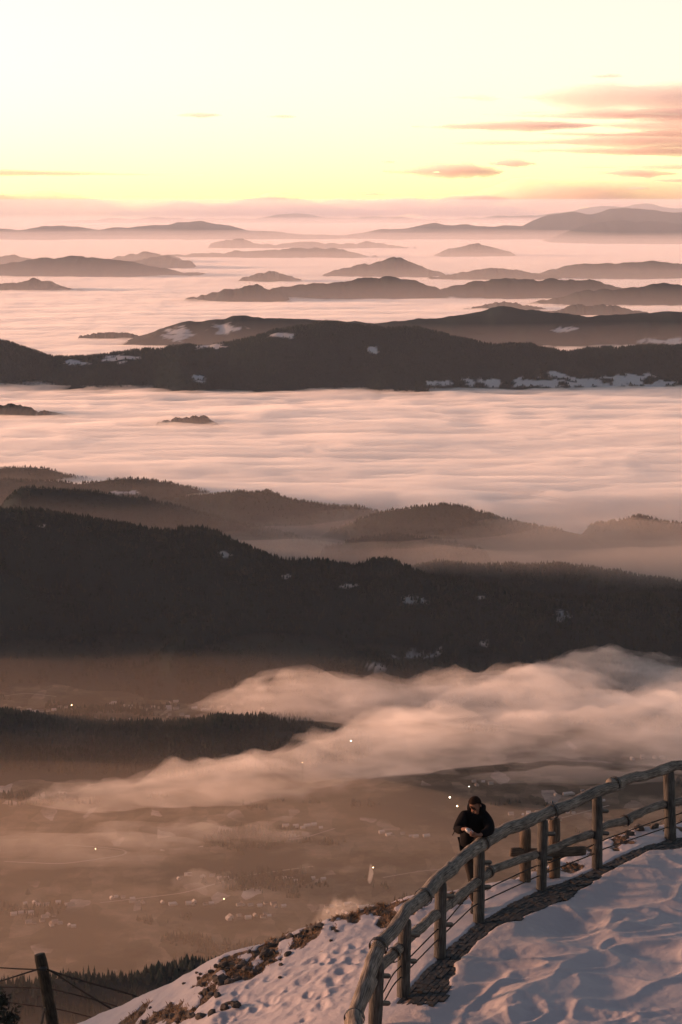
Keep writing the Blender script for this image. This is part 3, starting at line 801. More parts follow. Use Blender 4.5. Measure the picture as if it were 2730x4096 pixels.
def resample(P, step):
    P = [Vector(p) for p in P]
    L = [0]
    for a, b in zip(P[:-1], P[1:]): L.append(L[-1] + (b - a).length)
    n = max(2, int(L[-1] / step) + 1)
    t = np.linspace(0, L[-1], n)
    # Catmull-like smoothing by cubic interpolation of the coordinates
    A = np.array([[*p] for p in P])
    out = np.stack([np.interp(t, L, A[:, k]) for k in range(3)], -1)
    if len(P) > 2:
        for _ in range(3):
            o2 = out.copy(); o2[1:-1] = 0.25 * out[:-2] + 0.5 * out[1:-1] + 0.25 * out[2:]; out = o2
    return out, t, L[-1]
def log(name, P, rad, mat, parent=None, sides=14, step=0.05, knots=0.08, seed=0, taper=0.0, wav=0.012, squash=1.0):
    """A rough round log along a line of points, with closed, slightly rounded ends and UVs along the grain."""
    C, t, L = resample(P, step)
    rng = np.random.RandomState(seed + 11)
    n = len(C)
    C = C + wav * np.stack([perlin(t * 1.1 + k * 9.7, t * 0 + seed * 1.7, seed + k) for k in range(3)], -1)
    T = np.gradient(C, axis=0); T /= np.linalg.norm(T, axis=1)[:, None]
    up = np.array([0, 0, 1.0]) if abs(T[:, 2]).mean() < 0.8 else np.array([0, 1.0, 0])
    N = np.cross(T, up); N /= np.linalg.norm(N, axis=1)[:, None]
    B = np.cross(N, T)
    ang = np.arange(sides) * 2 * np.pi / sides
    rr = rad * (1 - taper * t / max(L, 1e-6))[:, None] * (1 + knots * fbm(np.cos(ang)[None, :] * 0.7 + t[:, None] * 2.2, np.sin(ang)[None, :] * 0.9 + seed, 3, seed=seed))
    for k in range(int(L * 1.2 * (knots > 0.05))):
        tk, ak = rng.rand() * L, rng.rand() * 6.28
        da = np.angle(np.exp(1j * (ang[None, :] - ak)))
        rr = rr + rad * 0.22 * np.exp(-((t[:, None] - tk) / 0.05) ** 2 - (da / 0.45) ** 2)
    rr[0] *= 0.9; rr[-1] *= 0.9
    V3 = C[:, None, :] + rr[..., None] * (np.cos(ang)[None, :, None] * N[:, None, :] * squash + np.sin(ang)[None, :, None] * B[:, None, :])
    verts = V3.reshape(-1, 3)
    verts = np.concatenate([verts, [C[0] - T[0] * 0.008], [C[-1] + T[-1] * 0.008]])
    me = bpy.data.meshes.new(name)
    faces = []; uvs = []
    for i in range(n - 1):
        for j in range(sides):
            j2 = (j + 1) % sides
            faces.append((i * sides + j, i * sides + j2, (i + 1) * sides + j2, (i + 1) * sides + j))
            a0, a1 = j / sides, (j + 1) / sides
            uvs += [(t[i], a0), (t[i], a1), (t[i + 1], a1), (t[i + 1], a0)]
    c0, c1 = n * sides, n * sides + 1
    for j in range(sides):
        j2 = (j + 1) % sides
        faces.append((j2, j, c0)); uvs += [(0, 0.5), (0, 0.52), (0.02, 0.51)]
        faces.append(((n - 1) * sides + j, (n - 1) * sides + j2, c1)); uvs += [(L, 0.5), (L, 0.52), (L + 0.02, 0.51)]
    me.from_pydata([tuple(v) for v in verts], [], faces)
    ul = me.uv_layers.new(name='UVMap')
    off = rng.rand(2) * 10
    ul.data.foreach_set('uv', (np.array(uvs) + off).astype(np.float32).ravel())
    me.polygons.foreach_set('use_smooth', np.ones(len(faces), bool))
    me.materials.append(mat)
    o = bpy.data.objects.new(name, me); COL.objects.link(o)
    if parent is not None:
        o.parent = parent; o.matrix_parent_inverse = parent.matrix_basis.inverted()
    return o
def empty(name, loc, label=None, cat=None, group=None, kind=None):
    o = bpy.data.objects.new(name, None); COL.objects.link(o)
    o.location = loc
    bpy.context.view_layer.update()
    tag(o, label, cat, group, kind)
    return o

# ------------------------------------------------------------------ the log fence
ZX = lambda x, y: (1300 + x * 0.912, 3000 + y * 0.912)
fence = empty('log_fence', POST['D'], 'weathered grey log fence curving along the snowy summit with steel cables', 'fence')
dpx = np.array([1360, POSTPX['A'][0]] + [POSTPX[k][0] for k in 'BCDEFGH']); ddy = np.array([POST['A'].y - 1.9] + [POST[k].y for k in 'ABCDEFGH'])
def depth_at(px): return float(np.interp(px, dpx, ddy))
def fz(x, y, back=0.0, d=None):
    px, py = ZX(x, y)
    return at_y(px, py, (depth_at(px) if d is None else d) + back)
tops = {'A': (232, 935), 'B': (352, 745), 'C': (510, 585), 'D': (678, 425), 'E': (958, 310), 'F': (1195, 205), 'G': (1508, 95), 'H': (1880, 10)}
wid = {'A': 0.082, 'B': 0.080, 'C': 0.078, 'D': 0.077, 'E': 0.072, 'F': 0.078, 'G': 0.09, 'H': 0.085}
FPOST = {}
for i, k in enumerate('ABCDEFGH'):
    b = POST[k].copy(); tpx = ZX(*tops[k])
    tp = at_y(*tpx, b.y + 0.02)
    b2 = b - (tp - b).normalized() * 0.30
    FPOST[k] = log('post', [b2, (b2 + tp) / 2, tp], wid[k] * 1.14, M_POST, fence, seed=i * 5 + 1, knots=0.05, wav=0.006, taper=0.04)
TOPL = [[(190, 1420, 26.3), (150, 1290, 27.3), (128, 1165, 28.0)],
        [(118, 1205), (150, 1110), (190, 990), (243, 858)],
        [(228, 872), (300, 790), (352, 712), (440, 640)],
        [(425, 655), (505, 560), (590, 485), (695, 405)],
        [(680, 412), (760, 370), (850, 335), (930, 298), (1005, 268)],
        [(985, 276), (1100, 228), (1195, 180), (1300, 152)],
        [(1250, 148), (1380, 117), (1480, 88), (1540, 66), (1640, 70), (1700, 60)],
        [(1660, 70), (1800, 10), (1950, -40)]]
rr_ = [0.10, 0.098, 0.092, 0.098, 0.098, 0.092, 0.085, 0.085]
RAILS = []
for i, pl in enumerate(TOPL):
    P = [fz(q[0], q[1], d=(q[2] if len(q) > 2 else None)) for q in pl]
    RAILS.append((P, log('top_rail', P, rr_[i], M_WOOD, fence, seed=20 + i * 3, knots=0.16, wav=0.02, step=0.04, sides=18)))
LOWL = [[(150, 1130), (235, 960), (318, 880)], [(270, 925), (330, 865), (470, 735), (560, 660)], [(540, 680), (650, 590), (725, 528)], [(700, 540), (800, 500), (935, 455), (1050, 412), (1180, 362)],
        [(1160, 372), (1240, 325), (1340, 308)], [(1290, 318), (1400, 268), (1480, 240), (1600, 215)], [(1570, 222), (1750, 150), (1900, 100)]]
for i, pl in enumerate(LOWL):
    P = [fz(q[0], q[1], back=0.13 + 0.02 * (i % 2)) for q in pl]
    RAILS.append((P, log('lower_rail', P, 0.072 if i not in (3, 4) else 0.066, M_WOOD, fence, seed=50 + i * 3, knots=0.12, wav=0.02, step=0.04)))
# cables
CAB = [[(245, 1085), (300, 980), (368, 915), (472, 808), (530, 755), (645, 620), (697, 615), (920, 510), (970, 500), (1170, 420), (1220, 395), (1485, 300), (1540, 285), (1850, 180)],
       [(262, 1100), (300, 1030), (365, 965), (472, 855), (530, 800), (650, 685), (697, 662), (920, 560), (965, 540), (1170, 460), (1220, 435), (1485, 345), (1545, 322), (1850, 220)]]
for i, pl in enumerate(CAB):
    P = [fz(*q, back=0.03) for q in pl]
    log('cable', P, 0.0105, M_CABLE, fence, sides=6, step=0.08, knots=0.0, wav=0.0, seed=70 + i)
# pegs on the posts
for i, (x, y) in enumerate([(258, 990), (257, 1110), (388, 810), (374, 925), (541, 640), (534, 765), (704, 492), (702, 600), (984, 367), (971, 475), (1217, 267), (1219, 365)]):
    c = fz(x - 20, y, back=-0.02); e = fz(x + 22, y + 1, back=-0.06)
    pg = log('peg', [c, e], 0.036, M_IRON, None, sides=10, step=0.02, knots=0.0, wav=0.0, seed=90 + i)
    pg.parent = FPOST['ABCDEF'[i // 2]]
# iron straps where the rails are joined
def strap(P, axis, r, w, parent, name='strap'):
    axis = axis.normalized()
    bm = bmesh.new()
    n = 18
    u = axis.orthogonal().normalized(); v = axis.cross(u)
    rings = []
    for (ra, o_) in ((r, -w / 2), (r + 0.008, -w / 2), (r + 0.008, w / 2), (r, w / 2)):
        rings.append([bm.verts.new(P + axis * o_ + (u * math.cos(a) + v * math.sin(a)) * ra) for a in [k * 2 * math.pi / n for k in range(n)]])
    for a in range(4):
        b = (a + 1) % 4
        for k in range(n):
            bm.faces.new((rings[a][k], rings[a][(k + 1) % n], rings[b][(k + 1) % n], rings[b][k]))
    me = bpy.data.meshes.new(name); bm.to_mesh(me); bm.free(); me.materials.append(M_IRON)
    o = bpy.data.objects.new(name, me); COL.objects.link(o); o.parent = parent; o.matrix_parent_inverse = parent.matrix_basis.inverted()
    return o
for (x, y, dx, dy, lay, r) in [(130, 1176, 20, -50, 0, 0.108), (236, 860, 40, -70, 0, 0.102), (433, 645, 60, -60, 0, 0.104), (689, 408, 70, -40, 0, 0.106), (995, 271, 90, -34, 0, 0.104), (1270, 148, 90, -24, 0, 0.098),
                               (300, 898, 50, -45, 0.14, 0.082), (715, 533, 60, -30, 0.14, 0.08), (1318, 309, 70, -20, 0.14, 0.076)]:
    c = fz(x, y, back=lay); c2 = fz(x + dx, y + dy, back=lay)
    st_ = strap(c, c2 - c, r + 0.016, 0.06, fence)
    near = min(RAILS, key=lambda q: min((Vector(p) - c).length for p in q[0]))[1]
    st_.parent = near; st_.matrix_parent_inverse = Matrix.Identity(4)

# the low wooden barrier behind the fence
b0 = hit(2103, 3520); 
bar = empty('wooden_barrier', b0, 'low brown wooden barrier of two thick posts and a cross beam behind the fence', 'barrier')
for i, (x, yt, yb, d) in enumerate([(880, 345, 575, 0.0), (1008, 298, 562, 0.35)]):
    base = at_y(*ZX(x, yb), b0.y + d); topp = at_y(*ZX(x, yt), b0.y + d)
    base.z = min(base.z, gz(base.x, base.y)) - 0.25
    log('post', [base, (base + topp) / 2, topp], 0.092, M_WOOD2, bar, seed=120 + i, knots=0.04, wav=0.004)
log('beam', [at_y(*ZX(814, 448), b0.y - 0.1), at_y(*ZX(980, 452), b0.y + 0.05), at_y(*ZX(1142, 440), b0.y + 0.3)], 0.078, M_WOOD2, bar, seed=125, knots=0.05, wav=0.006, squash=0.6)

# ------------------------------------------------------------------ paving stones along the fence
rngp = random.Random(3)
def paver_mesh(k):
    bm = bmesh.new()
    bmesh.ops.create_cube(bm, size=1.0)
    bmesh.ops.scale(bm, vec=(0.135, 0.072, 0.08), verts=bm.verts)
    bmesh.ops.bevel(bm, geom=[e for e in bm.edges if e.verts[0].co.z > 0 and e.verts[1].co.z > 0], offset=0.007, segments=1, affect='EDGES')
    for v in bm.verts: v.co += Vector((rngp.uniform(-1, 1), rngp.uniform(-1, 1), rngp.uniform(-1, 1))) * 0.004
    me = bpy.data.meshes.new('paving_stone'); bm.to_mesh(me); bm.free(); me.materials.append(M_PAVER)
    return me
PAVE = [paver_mesh(k) for k in range(5)]
paving = empty('paving', POST['D'], kind='structure')
cum = [0]
for i in range(len(FX) - 1): cum.append(cum[-1] + math.hypot(FX[i + 1] - FX[i], FY[i + 1] - FY[i]))
cand = []
for ia in range(int(cum[-1] / 0.146)):
    for ir in range(12):
        al = ia * 0.146 + (0.073 if ir % 2 else 0)
        if al > cum[-1] - 0.05: continue
        i = max(k for k in range(len(FX) - 1) if cum[k] <= al)
        t = (al - cum[i]) / (cum[i + 1] - cum[i])
        dx, dy = (FX[i + 1] - FX[i]) / (cum[i + 1] - cum[i]), (FY[i + 1] - FY[i]) / (cum[i + 1] - cum[i])
        off = 0.03 + ir * 0.082
        x = FX[i] + (FX[i + 1] - FX[i]) * t + dy * off; y = FY[i] + (FY[i + 1] - FY[i]) * t - dx * off
        if abs(x / y) > 0.155 or y < 29: continue
        pm = float(pave_mask(np.array([x]), np.array([y]))[0])
        if pm > 0.12: cand.append((y, x, y, math.atan2(dy, dx)))
cand.sort()
rest_v = []; rest_f = []
for n_, (m_, x, y, az) in enumerate(cand):
    me = PAVE[rngp.randrange(5)]
    loc = (x, y, float(ground_base(x, y)) - 0.062 + rngp.uniform(-0.014, 0.010))
    rot = (rngp.uniform(-0.04, 0.04), rngp.uniform(-0.04, 0.04), az + rngp.uniform(-0.05, 0.05))
    if n_ < 300:
        o = bpy.data.objects.new('paving_stone', me)
        COL.objects.link(o)
        o.parent = paving; o.matrix_parent_inverse = paving.matrix_basis.inverted()
        o.location = loc; o.rotation_euler = rot
    else:
        M4 = Matrix.LocRotScale(Vector(loc), __import__('mathutils').Euler(rot), None)
        k = len(rest_v)
        rest_v += [tuple(M4 @ v.co) for v in me.vertices]
        rest_f += [tuple(k + i for i in p.vertices) for p in me.polygons]
if rest_v:
    me = bpy.data.meshes.new('far_paving_stones'); me.from_pydata(rest_v, [], rest_f); me.materials.append(M_PAVER)
    o = bpy.data.objects.new('far_paving_stones', me); COL.objects.link(o)
    o.parent = paving; o.matrix_parent_inverse = paving.matrix_basis.inverted(); o['kind'] = 'stuff'

# ------------------------------------------------------------------ rocks and dry grass on the slope
rngr = np.random.RandomState(21)
def rock_mesh(k):
    bm = bmesh.new()
    bmesh.ops.create_icosphere(bm, subdivisions=2, radius=1.0)
    for v in bm.verts:
        p = v.co
        f = 1 + 0.35 * float(perlin(p.x * 1.3 + k * 7, p.y * 1.3 + p.z * 1.7, k)) + 0.18 * float(perlin(p.x * 3 + k, p.z * 3 + p.y * 2, k + 3))
        v.co = Vector((p.x * 1.15, p.y * 0.9, p.z * 0.75)) * f
    me = bpy.data.meshes.new('rock'); bm.to_mesh(me); bm.free(); me.materials.append(M_ROCK)
    return me
ORD = ['first', 'second', 'third', 'fourth', 'fifth', 'sixth', 'seventh', 'eighth', 'ninth', 'tenth', 'eleventh', 'twelfth', 'thirteenth', 'fourteenth', 'fifteenth', 'sixteenth', 'seventeenth', 'eighteenth', 'nineteenth', 'twentieth', 'twenty-first', 'twenty-second']
ROCKS = [rock_mesh(k) for k in range(6)]
Z5 = lambda x, y: (550 + x * 0.574, 3600 + y * 0.574)
RK = [(940, 285, 22), (1000, 250, 26), (1070, 235, 22), (1140, 240, 20), (1225, 190, 24), (1280, 170, 24), (1180, 205, 16), (825, 335, 20), (780, 355, 16), (890, 355, 34), (930, 350, 26), (750, 420, 36), (700, 450, 24),
      (770, 465, 28), (680, 500, 22), (630, 465, 18), (600, 445, 26), (550, 455, 18), (515, 490, 16), (440, 510, 13), (415, 507, 10), (580, 530, 36), (545, 535, 20), (590, 565, 28), (640, 560, 26), (700, 540, 22), (465, 580, 20), (430, 545, 14),
      (480, 620, 24), (450, 640, 18), (510, 640, 26), (560, 655, 22), (610, 730, 30), (690, 725, 28), (650, 700, 22), (440, 785, 34), (380, 790, 28), (330, 780, 22), (150, 775, 20), (120, 770, 12), (250, 800, 22), (200, 790, 24), (40, 835, 22), (280, 830, 14), (90, 745, 10),
      (820, 480, 22), (860, 455, 18), (930, 415, 22), (1000, 440, 14), (1050, 370, 22), (1350, 270, 12), (995, 545, 10), (1390, 205, 13), (520, 770, 24), (325, 568, 10), (680, 405, 9), (650, 420, 9)]
BIGR = sorted([q for q in RK if q[2] >= 24], key=lambda q: (q[1], q[0]))
for i, (x, y, r) in enumerate(RK):
    h = hit(*Z5(x, y + r * 0.6))
    o = bpy.data.objects.new('rock', ROCKS[i % 6]); COL.objects.link(o)
    s_ = r * 0.574 / 270 * 1.25
    o.scale = (s_ * 1.1, s_, s_ * (0.8 + 0.3 * rngr.rand()))
    o.rotation_euler = (rngr.rand() * 0.5, rngr.rand() * 0.5, rngr.rand() * 6.3)
    o.location = (h.x, h.y, gz(h.x, h.y) + s_ * 0.25)
    if r >= 24:
        tag(o, 'large dark rock on the left snow slope, %s large one counted down from the ridge' % ORD[BIGR.index((x, y, r))] if BIGR.index((x, y, r)) < 22 else 'large dark rock at the lower end of the brown strip on the left snow slope', 'rock', 'rocks on the left snow slope')
    else:
        tag(o, 'small dark stone poking out of the brown strip on the left snow slope', 'rock', 'stones on the left snow slope')
for i, (px, py, r) in enumerate([(2520, 3325, 22), (2560, 3305, 24), (2590, 3290, 26), (2620, 3298, 18), (1820, 3600, 18), (1800, 3590, 14), (1842, 3606, 10), (2610, 3306, 14), (2500, 3345, 16)]):
    h = hit(px, py + r * 0.4)
    o = bpy.data.objects.new('rock', ROCKS[(i + 2) % 6]); COL.objects.link(o)
    s_ = r / 250
    o.scale = (s_, s_, s_); o.rotation_euler = (0.3 * i, 0.2, 1.1 * i)
    o.location = (h.x, h.y, gz(h.x, h.y) + s_ * 0.2)
    tag(o, 'brown rock on the cliff edge beyond the right part of the fence' if px > 2000 else 'brown rock on the cliff edge behind the fence, left of the person', 'rock', 'rocks on the cliff edge beyond the fence' if px > 2000 else 'rocks beside the person')
# dry grass tufts
gv = []; gf = []
NB = 0
tries = 0
while NB < 3600 and tries < 200000:
    tries += 400
    px = rngr.uniform(450, 2720, 400); py = rngr.uniform(3280, 4096, 400)
    for a_, b_ in zip(px, py):
        dr = ray(a_, b_)
        yy = -10.9 / dr[1] if a_ > 1400 else -11.3 / dr[1]
        x, y = dr[0] * yy, yy
        if not (-5 < x < 6 and 29 < y < 42.3): continue
        i = np.searchsorted(xs, x) - 1; j = np.searchsorted(ys, y) - 1
        w = BM[j, i]
        if w < 0.35 or rngr.rand() > w * 0.8: continue
        for q in range(4):
            bx, by = x + rngr.randn() * 0.03, y + rngr.randn() * 0.03
            bz = gz(bx, by) - 0.01
            hgt = 0.025 + 0.05 * rngr.rand(); az = rngr.rand() * 6.28; lean = 0.3 + 0.6 * rngr.rand()
            wd = 0.005
            dx, dy = math.cos(az), math.sin(az)
            k = len(gv)
            gv += [(bx - dy * wd, by + dx * wd, bz), (bx + dy * wd, by - dx * wd, bz), (bx + dx * hgt * lean * 0.4, by + dy * hgt * lean * 0.4, bz + hgt * 0.7), (bx + dx * hgt * lean, by + dy * hgt * lean, bz + hgt)]
            gf += [(k, k + 1, k + 2), (k, k + 2, k + 3)]
            NB += 1
grass = mesh_np('dry_grass', gv, gf, M_GRASS, smooth_shade=False)
tag(grass, 'brown dry grass poking through the snow on the slope', 'grass', kind='stuff')

# ------------------------------------------------------------------ leaning pole with wires, and the shrub
Z6 = lambda x, y: (x / 3.136, 3750 + y / 3.136)
PD = 50.0
pt = at_y(*Z6(500, 215), PD); pm_ = at_y(*Z6(640, 1085), PD)
pb = pm_ + (pm_ - pt).normalized() * 6.0; pb = Vector((pb.x, pb.y, float(ground_base(pb.x, pb.y)) - 0.5))
pole = empty('utility_pole', pb, 'dark leaning wooden pole strung with wires at the bottom left corner', 'pole')
log('pole', [pb, at_y(*Z6(612, 800), PD), at_y(*Z6(570, 520), PD), pt], 0.13, M_POLE, pole, seed=140, knots=0.05, wav=0.01, step=0.12)
def wire(pts, r, dz=None):
    log('wire', [at_y(*Z6(x, y), d) for x, y, d in pts], r, M_CABLE, pole, sides=5, step=0.15, knots=0.0, wav=0.0, seed=150)
wire([(-900, 330, 52), (0, 378, 50.5), (250, 393, 50.2), (500, 403, 50)], 0.016)
wire([(-900, 850, 46), (0, 550, 48.5), (250, 470, 49.3), (400, 420, 49.7), (500, 392, 49.9)], 0.018)
wire([(590, 392, 49.9), (680, 430, 49.9), (800, 520, 49.8), (950, 620, 49.7), (1150, 740, 49.5), (1390, 890, 49.3), (1900, 1230, 49)], 0.022)
wire([(590, 395, 50), (700, 440, 50.2), (900, 500, 50.5), (1150, 575, 50.8), (1568, 690, 51.3), (2200, 900, 52)], 0.018)
wire([(-900, 600, 52), (0, 622, 50.5), (300, 628, 50.2), (580, 640, 50)], 0.013)
wire([(610, 640, 50), (800, 680, 50.2), (1100, 755, 50.5), (1460, 860, 50.8), (2000, 1050, 51.3)], 0.013)
wire([(-900, 770, 52), (0, 800, 50.6), (300, 840, 50.3), (600, 880, 50)], 0.012)
wire([(640, 880, 50), (850, 925, 50.2), (1150, 1000, 50.5), (1600, 1130, 51)], 0.012)
log('brace', [at_y(*Z6(570, 880), PD - 0.2), at_y(*Z6(520, 1085), PD - 0.4), at_y(*Z6(440, 1500), PD - 0.9)], 0.028, M_WOOD2, pole, seed=151, knots=0.03, wav=0.01)
log('clamp', [at_y(*Z6(490, 392), PD - 0.12), at_y(*Z6(590, 392), PD - 0.12)], 0.05, M_IRON, pole, sides=8, knots=0, wav=0, seed=152)

def leaf_cluster(name, centre, rad, n, mat, seed, parent=None, size=0.06):
    rng = np.random.RandomState(seed)
    p = rng.randn(n, 3) * rad * 0.45
    cl = rng.randn(14, 3) * rad * 0.5
    p = cl[rng.randint(0, 14, n)] + rng.randn(n, 3) * rad * 0.2
    d1 = rng.randn(n, 3); d1 /= np.linalg.norm(d1, axis=1)[:, None]
    d2 = np.cross(d1, rng.randn(n, 3)); d2 /= np.linalg.norm(d2, axis=1)[:, None]
    sz = size * (0.5 + rng.rand(n))[:, None]
    c = np.array(centre)[None, :] + p
    v = np.stack([c - d1 * sz, c + d2 * sz * 0.5, c + d1 * sz, c - d2 * sz * 0.5], 1).reshape(-1, 3)
    f = np.arange(n * 4).reshape(-1, 4)
    o = mesh_np(name, v, f, mat, smooth_shade=False)
    if parent is not None:
        o.parent = parent; o.matrix_parent_inverse = parent.matrix_basis.inverted()
    return o
M_LEAF = plain('dark_leaves', (0.016, 0.02, 0.014), 0.9)
SD = 44.0
sc_ = at_y(-40, 4120, SD)
sb = Vector((sc_.x, SD, float(ground_base(sc_.x, SD))))
shrub = empty('shrub', sb, 'black leafy shrub cut off by the bottom left corner', 'shrub')
for i in range(5):
    log('branch', [sb, (sb + sc_) / 2 + Vector((0.1 * i - 0.2, 0, 0)), sc_ + Vector((0.2 * i - 0.35, 0.1 * i - 0.2, 0.15 * (i % 3)))], 0.03, M_WOOD2, shrub, seed=160 + i, knots=0.0, sides=6, taper=0.7)
leaf_cluster('crown', sc_, 0.42, 2600, M_LEAF, 5, shrub, 0.045)

# ------------------------------------------------------------------ houses and lamps in the valley
def gable(name, w, d, h, rh, over=0.5):
    wv = [(-w, -d, 0), (w, -d, 0), (w, d, 0), (-w, d, 0), (-w, -d, h), (w, -d, h), (w, d, h), (-w, d, h), (-w, 0, h + rh), (w, 0, h + rh)]
    wf = [(0, 1, 5, 4), (2, 3, 7, 6), (1, 2, 6, 9, 5), (3, 0, 4, 8, 7)]
    a = bpy.data.meshes.new('wall'); a.from_pydata(wv, [], wf)
    e = over; s_ = rh / d
    rv = []
    for sx in (-w - e, w + e):
        rv += [(sx, -d - e, h - e * s_ + 0.1), (sx, 0, h + rh + 0.1), (sx, d + e, h - e * s_ + 0.1), (sx, -d - e, h - e * s_ + 0.5), (sx, 0, h + rh + 0.5), (sx, d + e, h - e * s_ + 0.5)]
    rf = [(0, 1, 7, 6), (1, 2, 8, 7), (4, 3, 9, 10), (5, 4, 10, 11), (3, 0, 6, 9), (2, 5, 11, 8), (0, 3, 4, 1), (1, 4, 5, 2), (6, 7, 10, 9), (7, 8, 11, 10)]
    b = bpy.data.meshes.new('roof'); b.from_pydata(rv, [], rf)
    return a, b
M_WALL = plain('house_wall', (0.24, 0.21, 0.19), 0.9)
M_ROOFS = [plain('snowy_roof', (0.30, 0.265, 0.25), 0.9), plain('dark_roof', (0.10, 0.075, 0.065), 0.9), plain('grey_roof', (0.16, 0.14, 0.13), 0.9)]
HM = []
for (w, d, h, rh) in [(6, 4.5, 4.5, 3.2), (7.5, 5, 5.5, 3.8), (5, 4, 3.5, 3.0), (9, 5.5, 5, 3.5)]:
    for mr in M_ROOFS:
        a, b = gable('house', w, d, h, rh)
        a.materials.append(M_WALL); b.materials.append(mr)
        HM.append((a, b))
rh_ = random.Random(12)
VILL = [((255, 640), (1600, 1672), 70, 'small pale house in the hazy town at the left foot of the dark ridge', 'houses of the town under the ridge'),
        ((1120, 1330), (1780, 1905), 44, 'small pale house in the hazy village right of the person', 'houses of the village right of the person'),
        ((40, 330), (2060, 2150), 30, 'small pale house in the village above the leaning pole', 'houses of the village above the pole'),
        ((330, 900), (1985, 2125), 56, 'small pale house in the village above the left snow slope', 'houses of the village above the snow slope'),
        ((0, 130), (1580, 1650), 14, 'small pale house at the left edge below the dark ridge', 'houses at the left edge'),
        ((640, 1040), (1880, 2000), 14, 'small pale house in the fields left of the person', 'houses in the fields left of the person'),
        ((1360, 1600), (1740, 1850), 14, 'small pale house behind the right end of the fence', 'houses behind the right end of the fence')]
for (xr, yr, n, lab, grp) in VILL:
    for k in range(n):
        if k % 8 == 0:
            cx_, cy_ = rh_.uniform(*xr), rh_.uniform(*yr); sl_ = rh_.uniform(-0.12, 0.12)
        px = cx_ + (k % 8 - 3.5) * 15 + rh_.gauss(0, 5); py = cy_ + (k % 8 - 3.5) * 15 * sl_ + rh_.choice((-2.6, 2.6)) + rh_.gauss(0, 0.8)
        p = at_z(px * V, py * V, Z_VAL)
        a, b = HM[rh_.choice([0, 1, 2, 3, 4, 5, 6, 7, 8, 0, 3, 6, 9, 11])]
        h = bpy.data.objects.new('house', None); COL.objects.link(h)
        h.scale = (0.8, 0.8, 0.8); h.location = p; h.rotation_euler = (0, 0, rh_.choice([0.3, 0.35, 1.9, 0.25]) + rh_.uniform(-0.1, 0.1))
        tag(h, lab, 'house', grp)
        for nm, me in (('wall', a), ('roof', b)):
            o = bpy.data.objects.new(nm, me); COL.objects.link(o); o.parent = h
def emis(name, c, s_):
    m, nt, o = new_mat(name)
    e = nt.nodes.new('ShaderNodeEmission'); e.inputs[0].default_value = (*c, 1); e.inputs[1].default_value = s_
    nt.links.new(e.outputs[0], o.inputs['Surface'])
    return m
M_LAMP = emis('lamp_glow', (1.0, 0.70, 0.33), 9.0)
M_LAMPW = emis('lamp_glow_white', (1.0, 0.88, 0.66), 9.0)
LAMPS = [(165, 1620, 1.3, 0, 'bright yellow street lamp in the town at the far left'), (807, 1702, 1.1, 1, 'pale street lamp in the gap between the two fog tongues'), (695, 1752, 0.7, 0, 'faint street lamp shining through the lower fog tongue'),
         (1034, 1832, 1.5, 1, 'white street lamp glowing left of the person, the upper one'), (1051, 1852, 1.7, 0, 'yellow street lamp nearest the head of the person'), (1078, 1807, 0.7, 1, 'faint street lamp above the head of the person'),
         (220, 1950, 0.7, 0, 'faint street lamp on the field road at the left'), (515, 2110 - 45, 0.8, 0, 'small orange street lamp in the village above the snow slope'), (858, 1993, 1.0, 0, 'orange street lamp on the slope left of the fence')]
for (x, y, r, w, lab) in LAMPS:
    p = at_z(x * V, y * V, Z_VAL + 9 if y != 1702 and y != 1752 else Z_VAL + 90)
    g0 = Vector((p.x, p.y, Z_VAL))
    L = empty('street_lamp', g0, lab, 'street lamp', 'lit lamps in the valley')
    log('pole', [g0, g0 + Vector((0, 0, p.z - g0.z))], 0.15, M_IRON, L, sides=6, step=3, knots=0, wav=0, seed=170)
    bm = bmesh.new(); bmesh.ops.create_uvsphere(bm, u_segments=10, v_segments=6, radius=r * 1.0)
    bmesh.ops.scale(bm, vec=(1, 1, 0.7), verts=bm.verts); bmesh.ops.translate(bm, vec=p, verts=bm.verts)
    me = bpy.data.meshes.new('lamp_head'); bm.to_mesh(me); bm.free(); me.materials.append(M_LAMPW if w else M_LAMP)
    o = bpy.data.objects.new('lamp_head', me); COL.objects.link(o); o.parent = L; o.matrix_parent_inverse = L.matrix_basis.inverted()

# ------------------------------------------------------------------ smoke and small puffs in the valley
def puff(name, px, py, w, d, h, z, label, seed, dens=0.006, cat='mist'):
    p = at_z(px * V, py * V, z)
    gx2 = np.linspace(-1.3, 1.3, 40) * w / 2; gy2 = np.linspace(-1.3, 1.3, 40) * d / 2
    X, Y = np.meshgrid(gx2, gy2)
    t = h * (1 - (X / (w / 2)) ** 2 - (Y / (d / 2)) ** 2 + 0.7 * fbm(X / (w * 0.3), Y / (d * 0.3), 4, seed=seed))
    o = lens(name, X + p.x, Y + p.y, p.z, t, vol_mat(name, dens, (1.0, 0.95, 0.9), 0.3), up=0.7)
    tag(o, label, cat, kind='stuff')
puff('mist_puff', 470, 2030, 130, 200, 22, Z_VAL + 20, 'small orange puff of mist over the valley fields', 301, dens=0.0022)
puff('mist_puff', 1340, 1780, 500, 260, 26, Z_VAL + 25, 'faint strip of mist below the fog bank at the right', 303, dens=0.003)
puff('mist_puff', 150, 1950, 700, 300, 24, Z_VAL + 25, 'faint orange mist over the left fields', 304, dens=0.002)
sp = at_y(780 * V, 2096 * V, 300)
X, Y = np.meshgrid(np.linspace(-4, 4, 40), np.linspace(-4, 4, 40))
t = 2.6 * (1 - (X / 3.2) ** 2 - (Y / 3.0) ** 2 + 0.9 * fbm(X / 1.6, Y / 1.6, 4, seed=307))
o = lens('mist_puff', X + sp.x, Y + sp.y, sp.z + 0.3 * X, t, vol_mat('wisp', 0.05, (1.0, 0.95, 0.9), 0.3), up=0.6)
tag(o, 'tiny orange wisp of cloud rising just behind the snow edge', 'mist', kind='stuff')
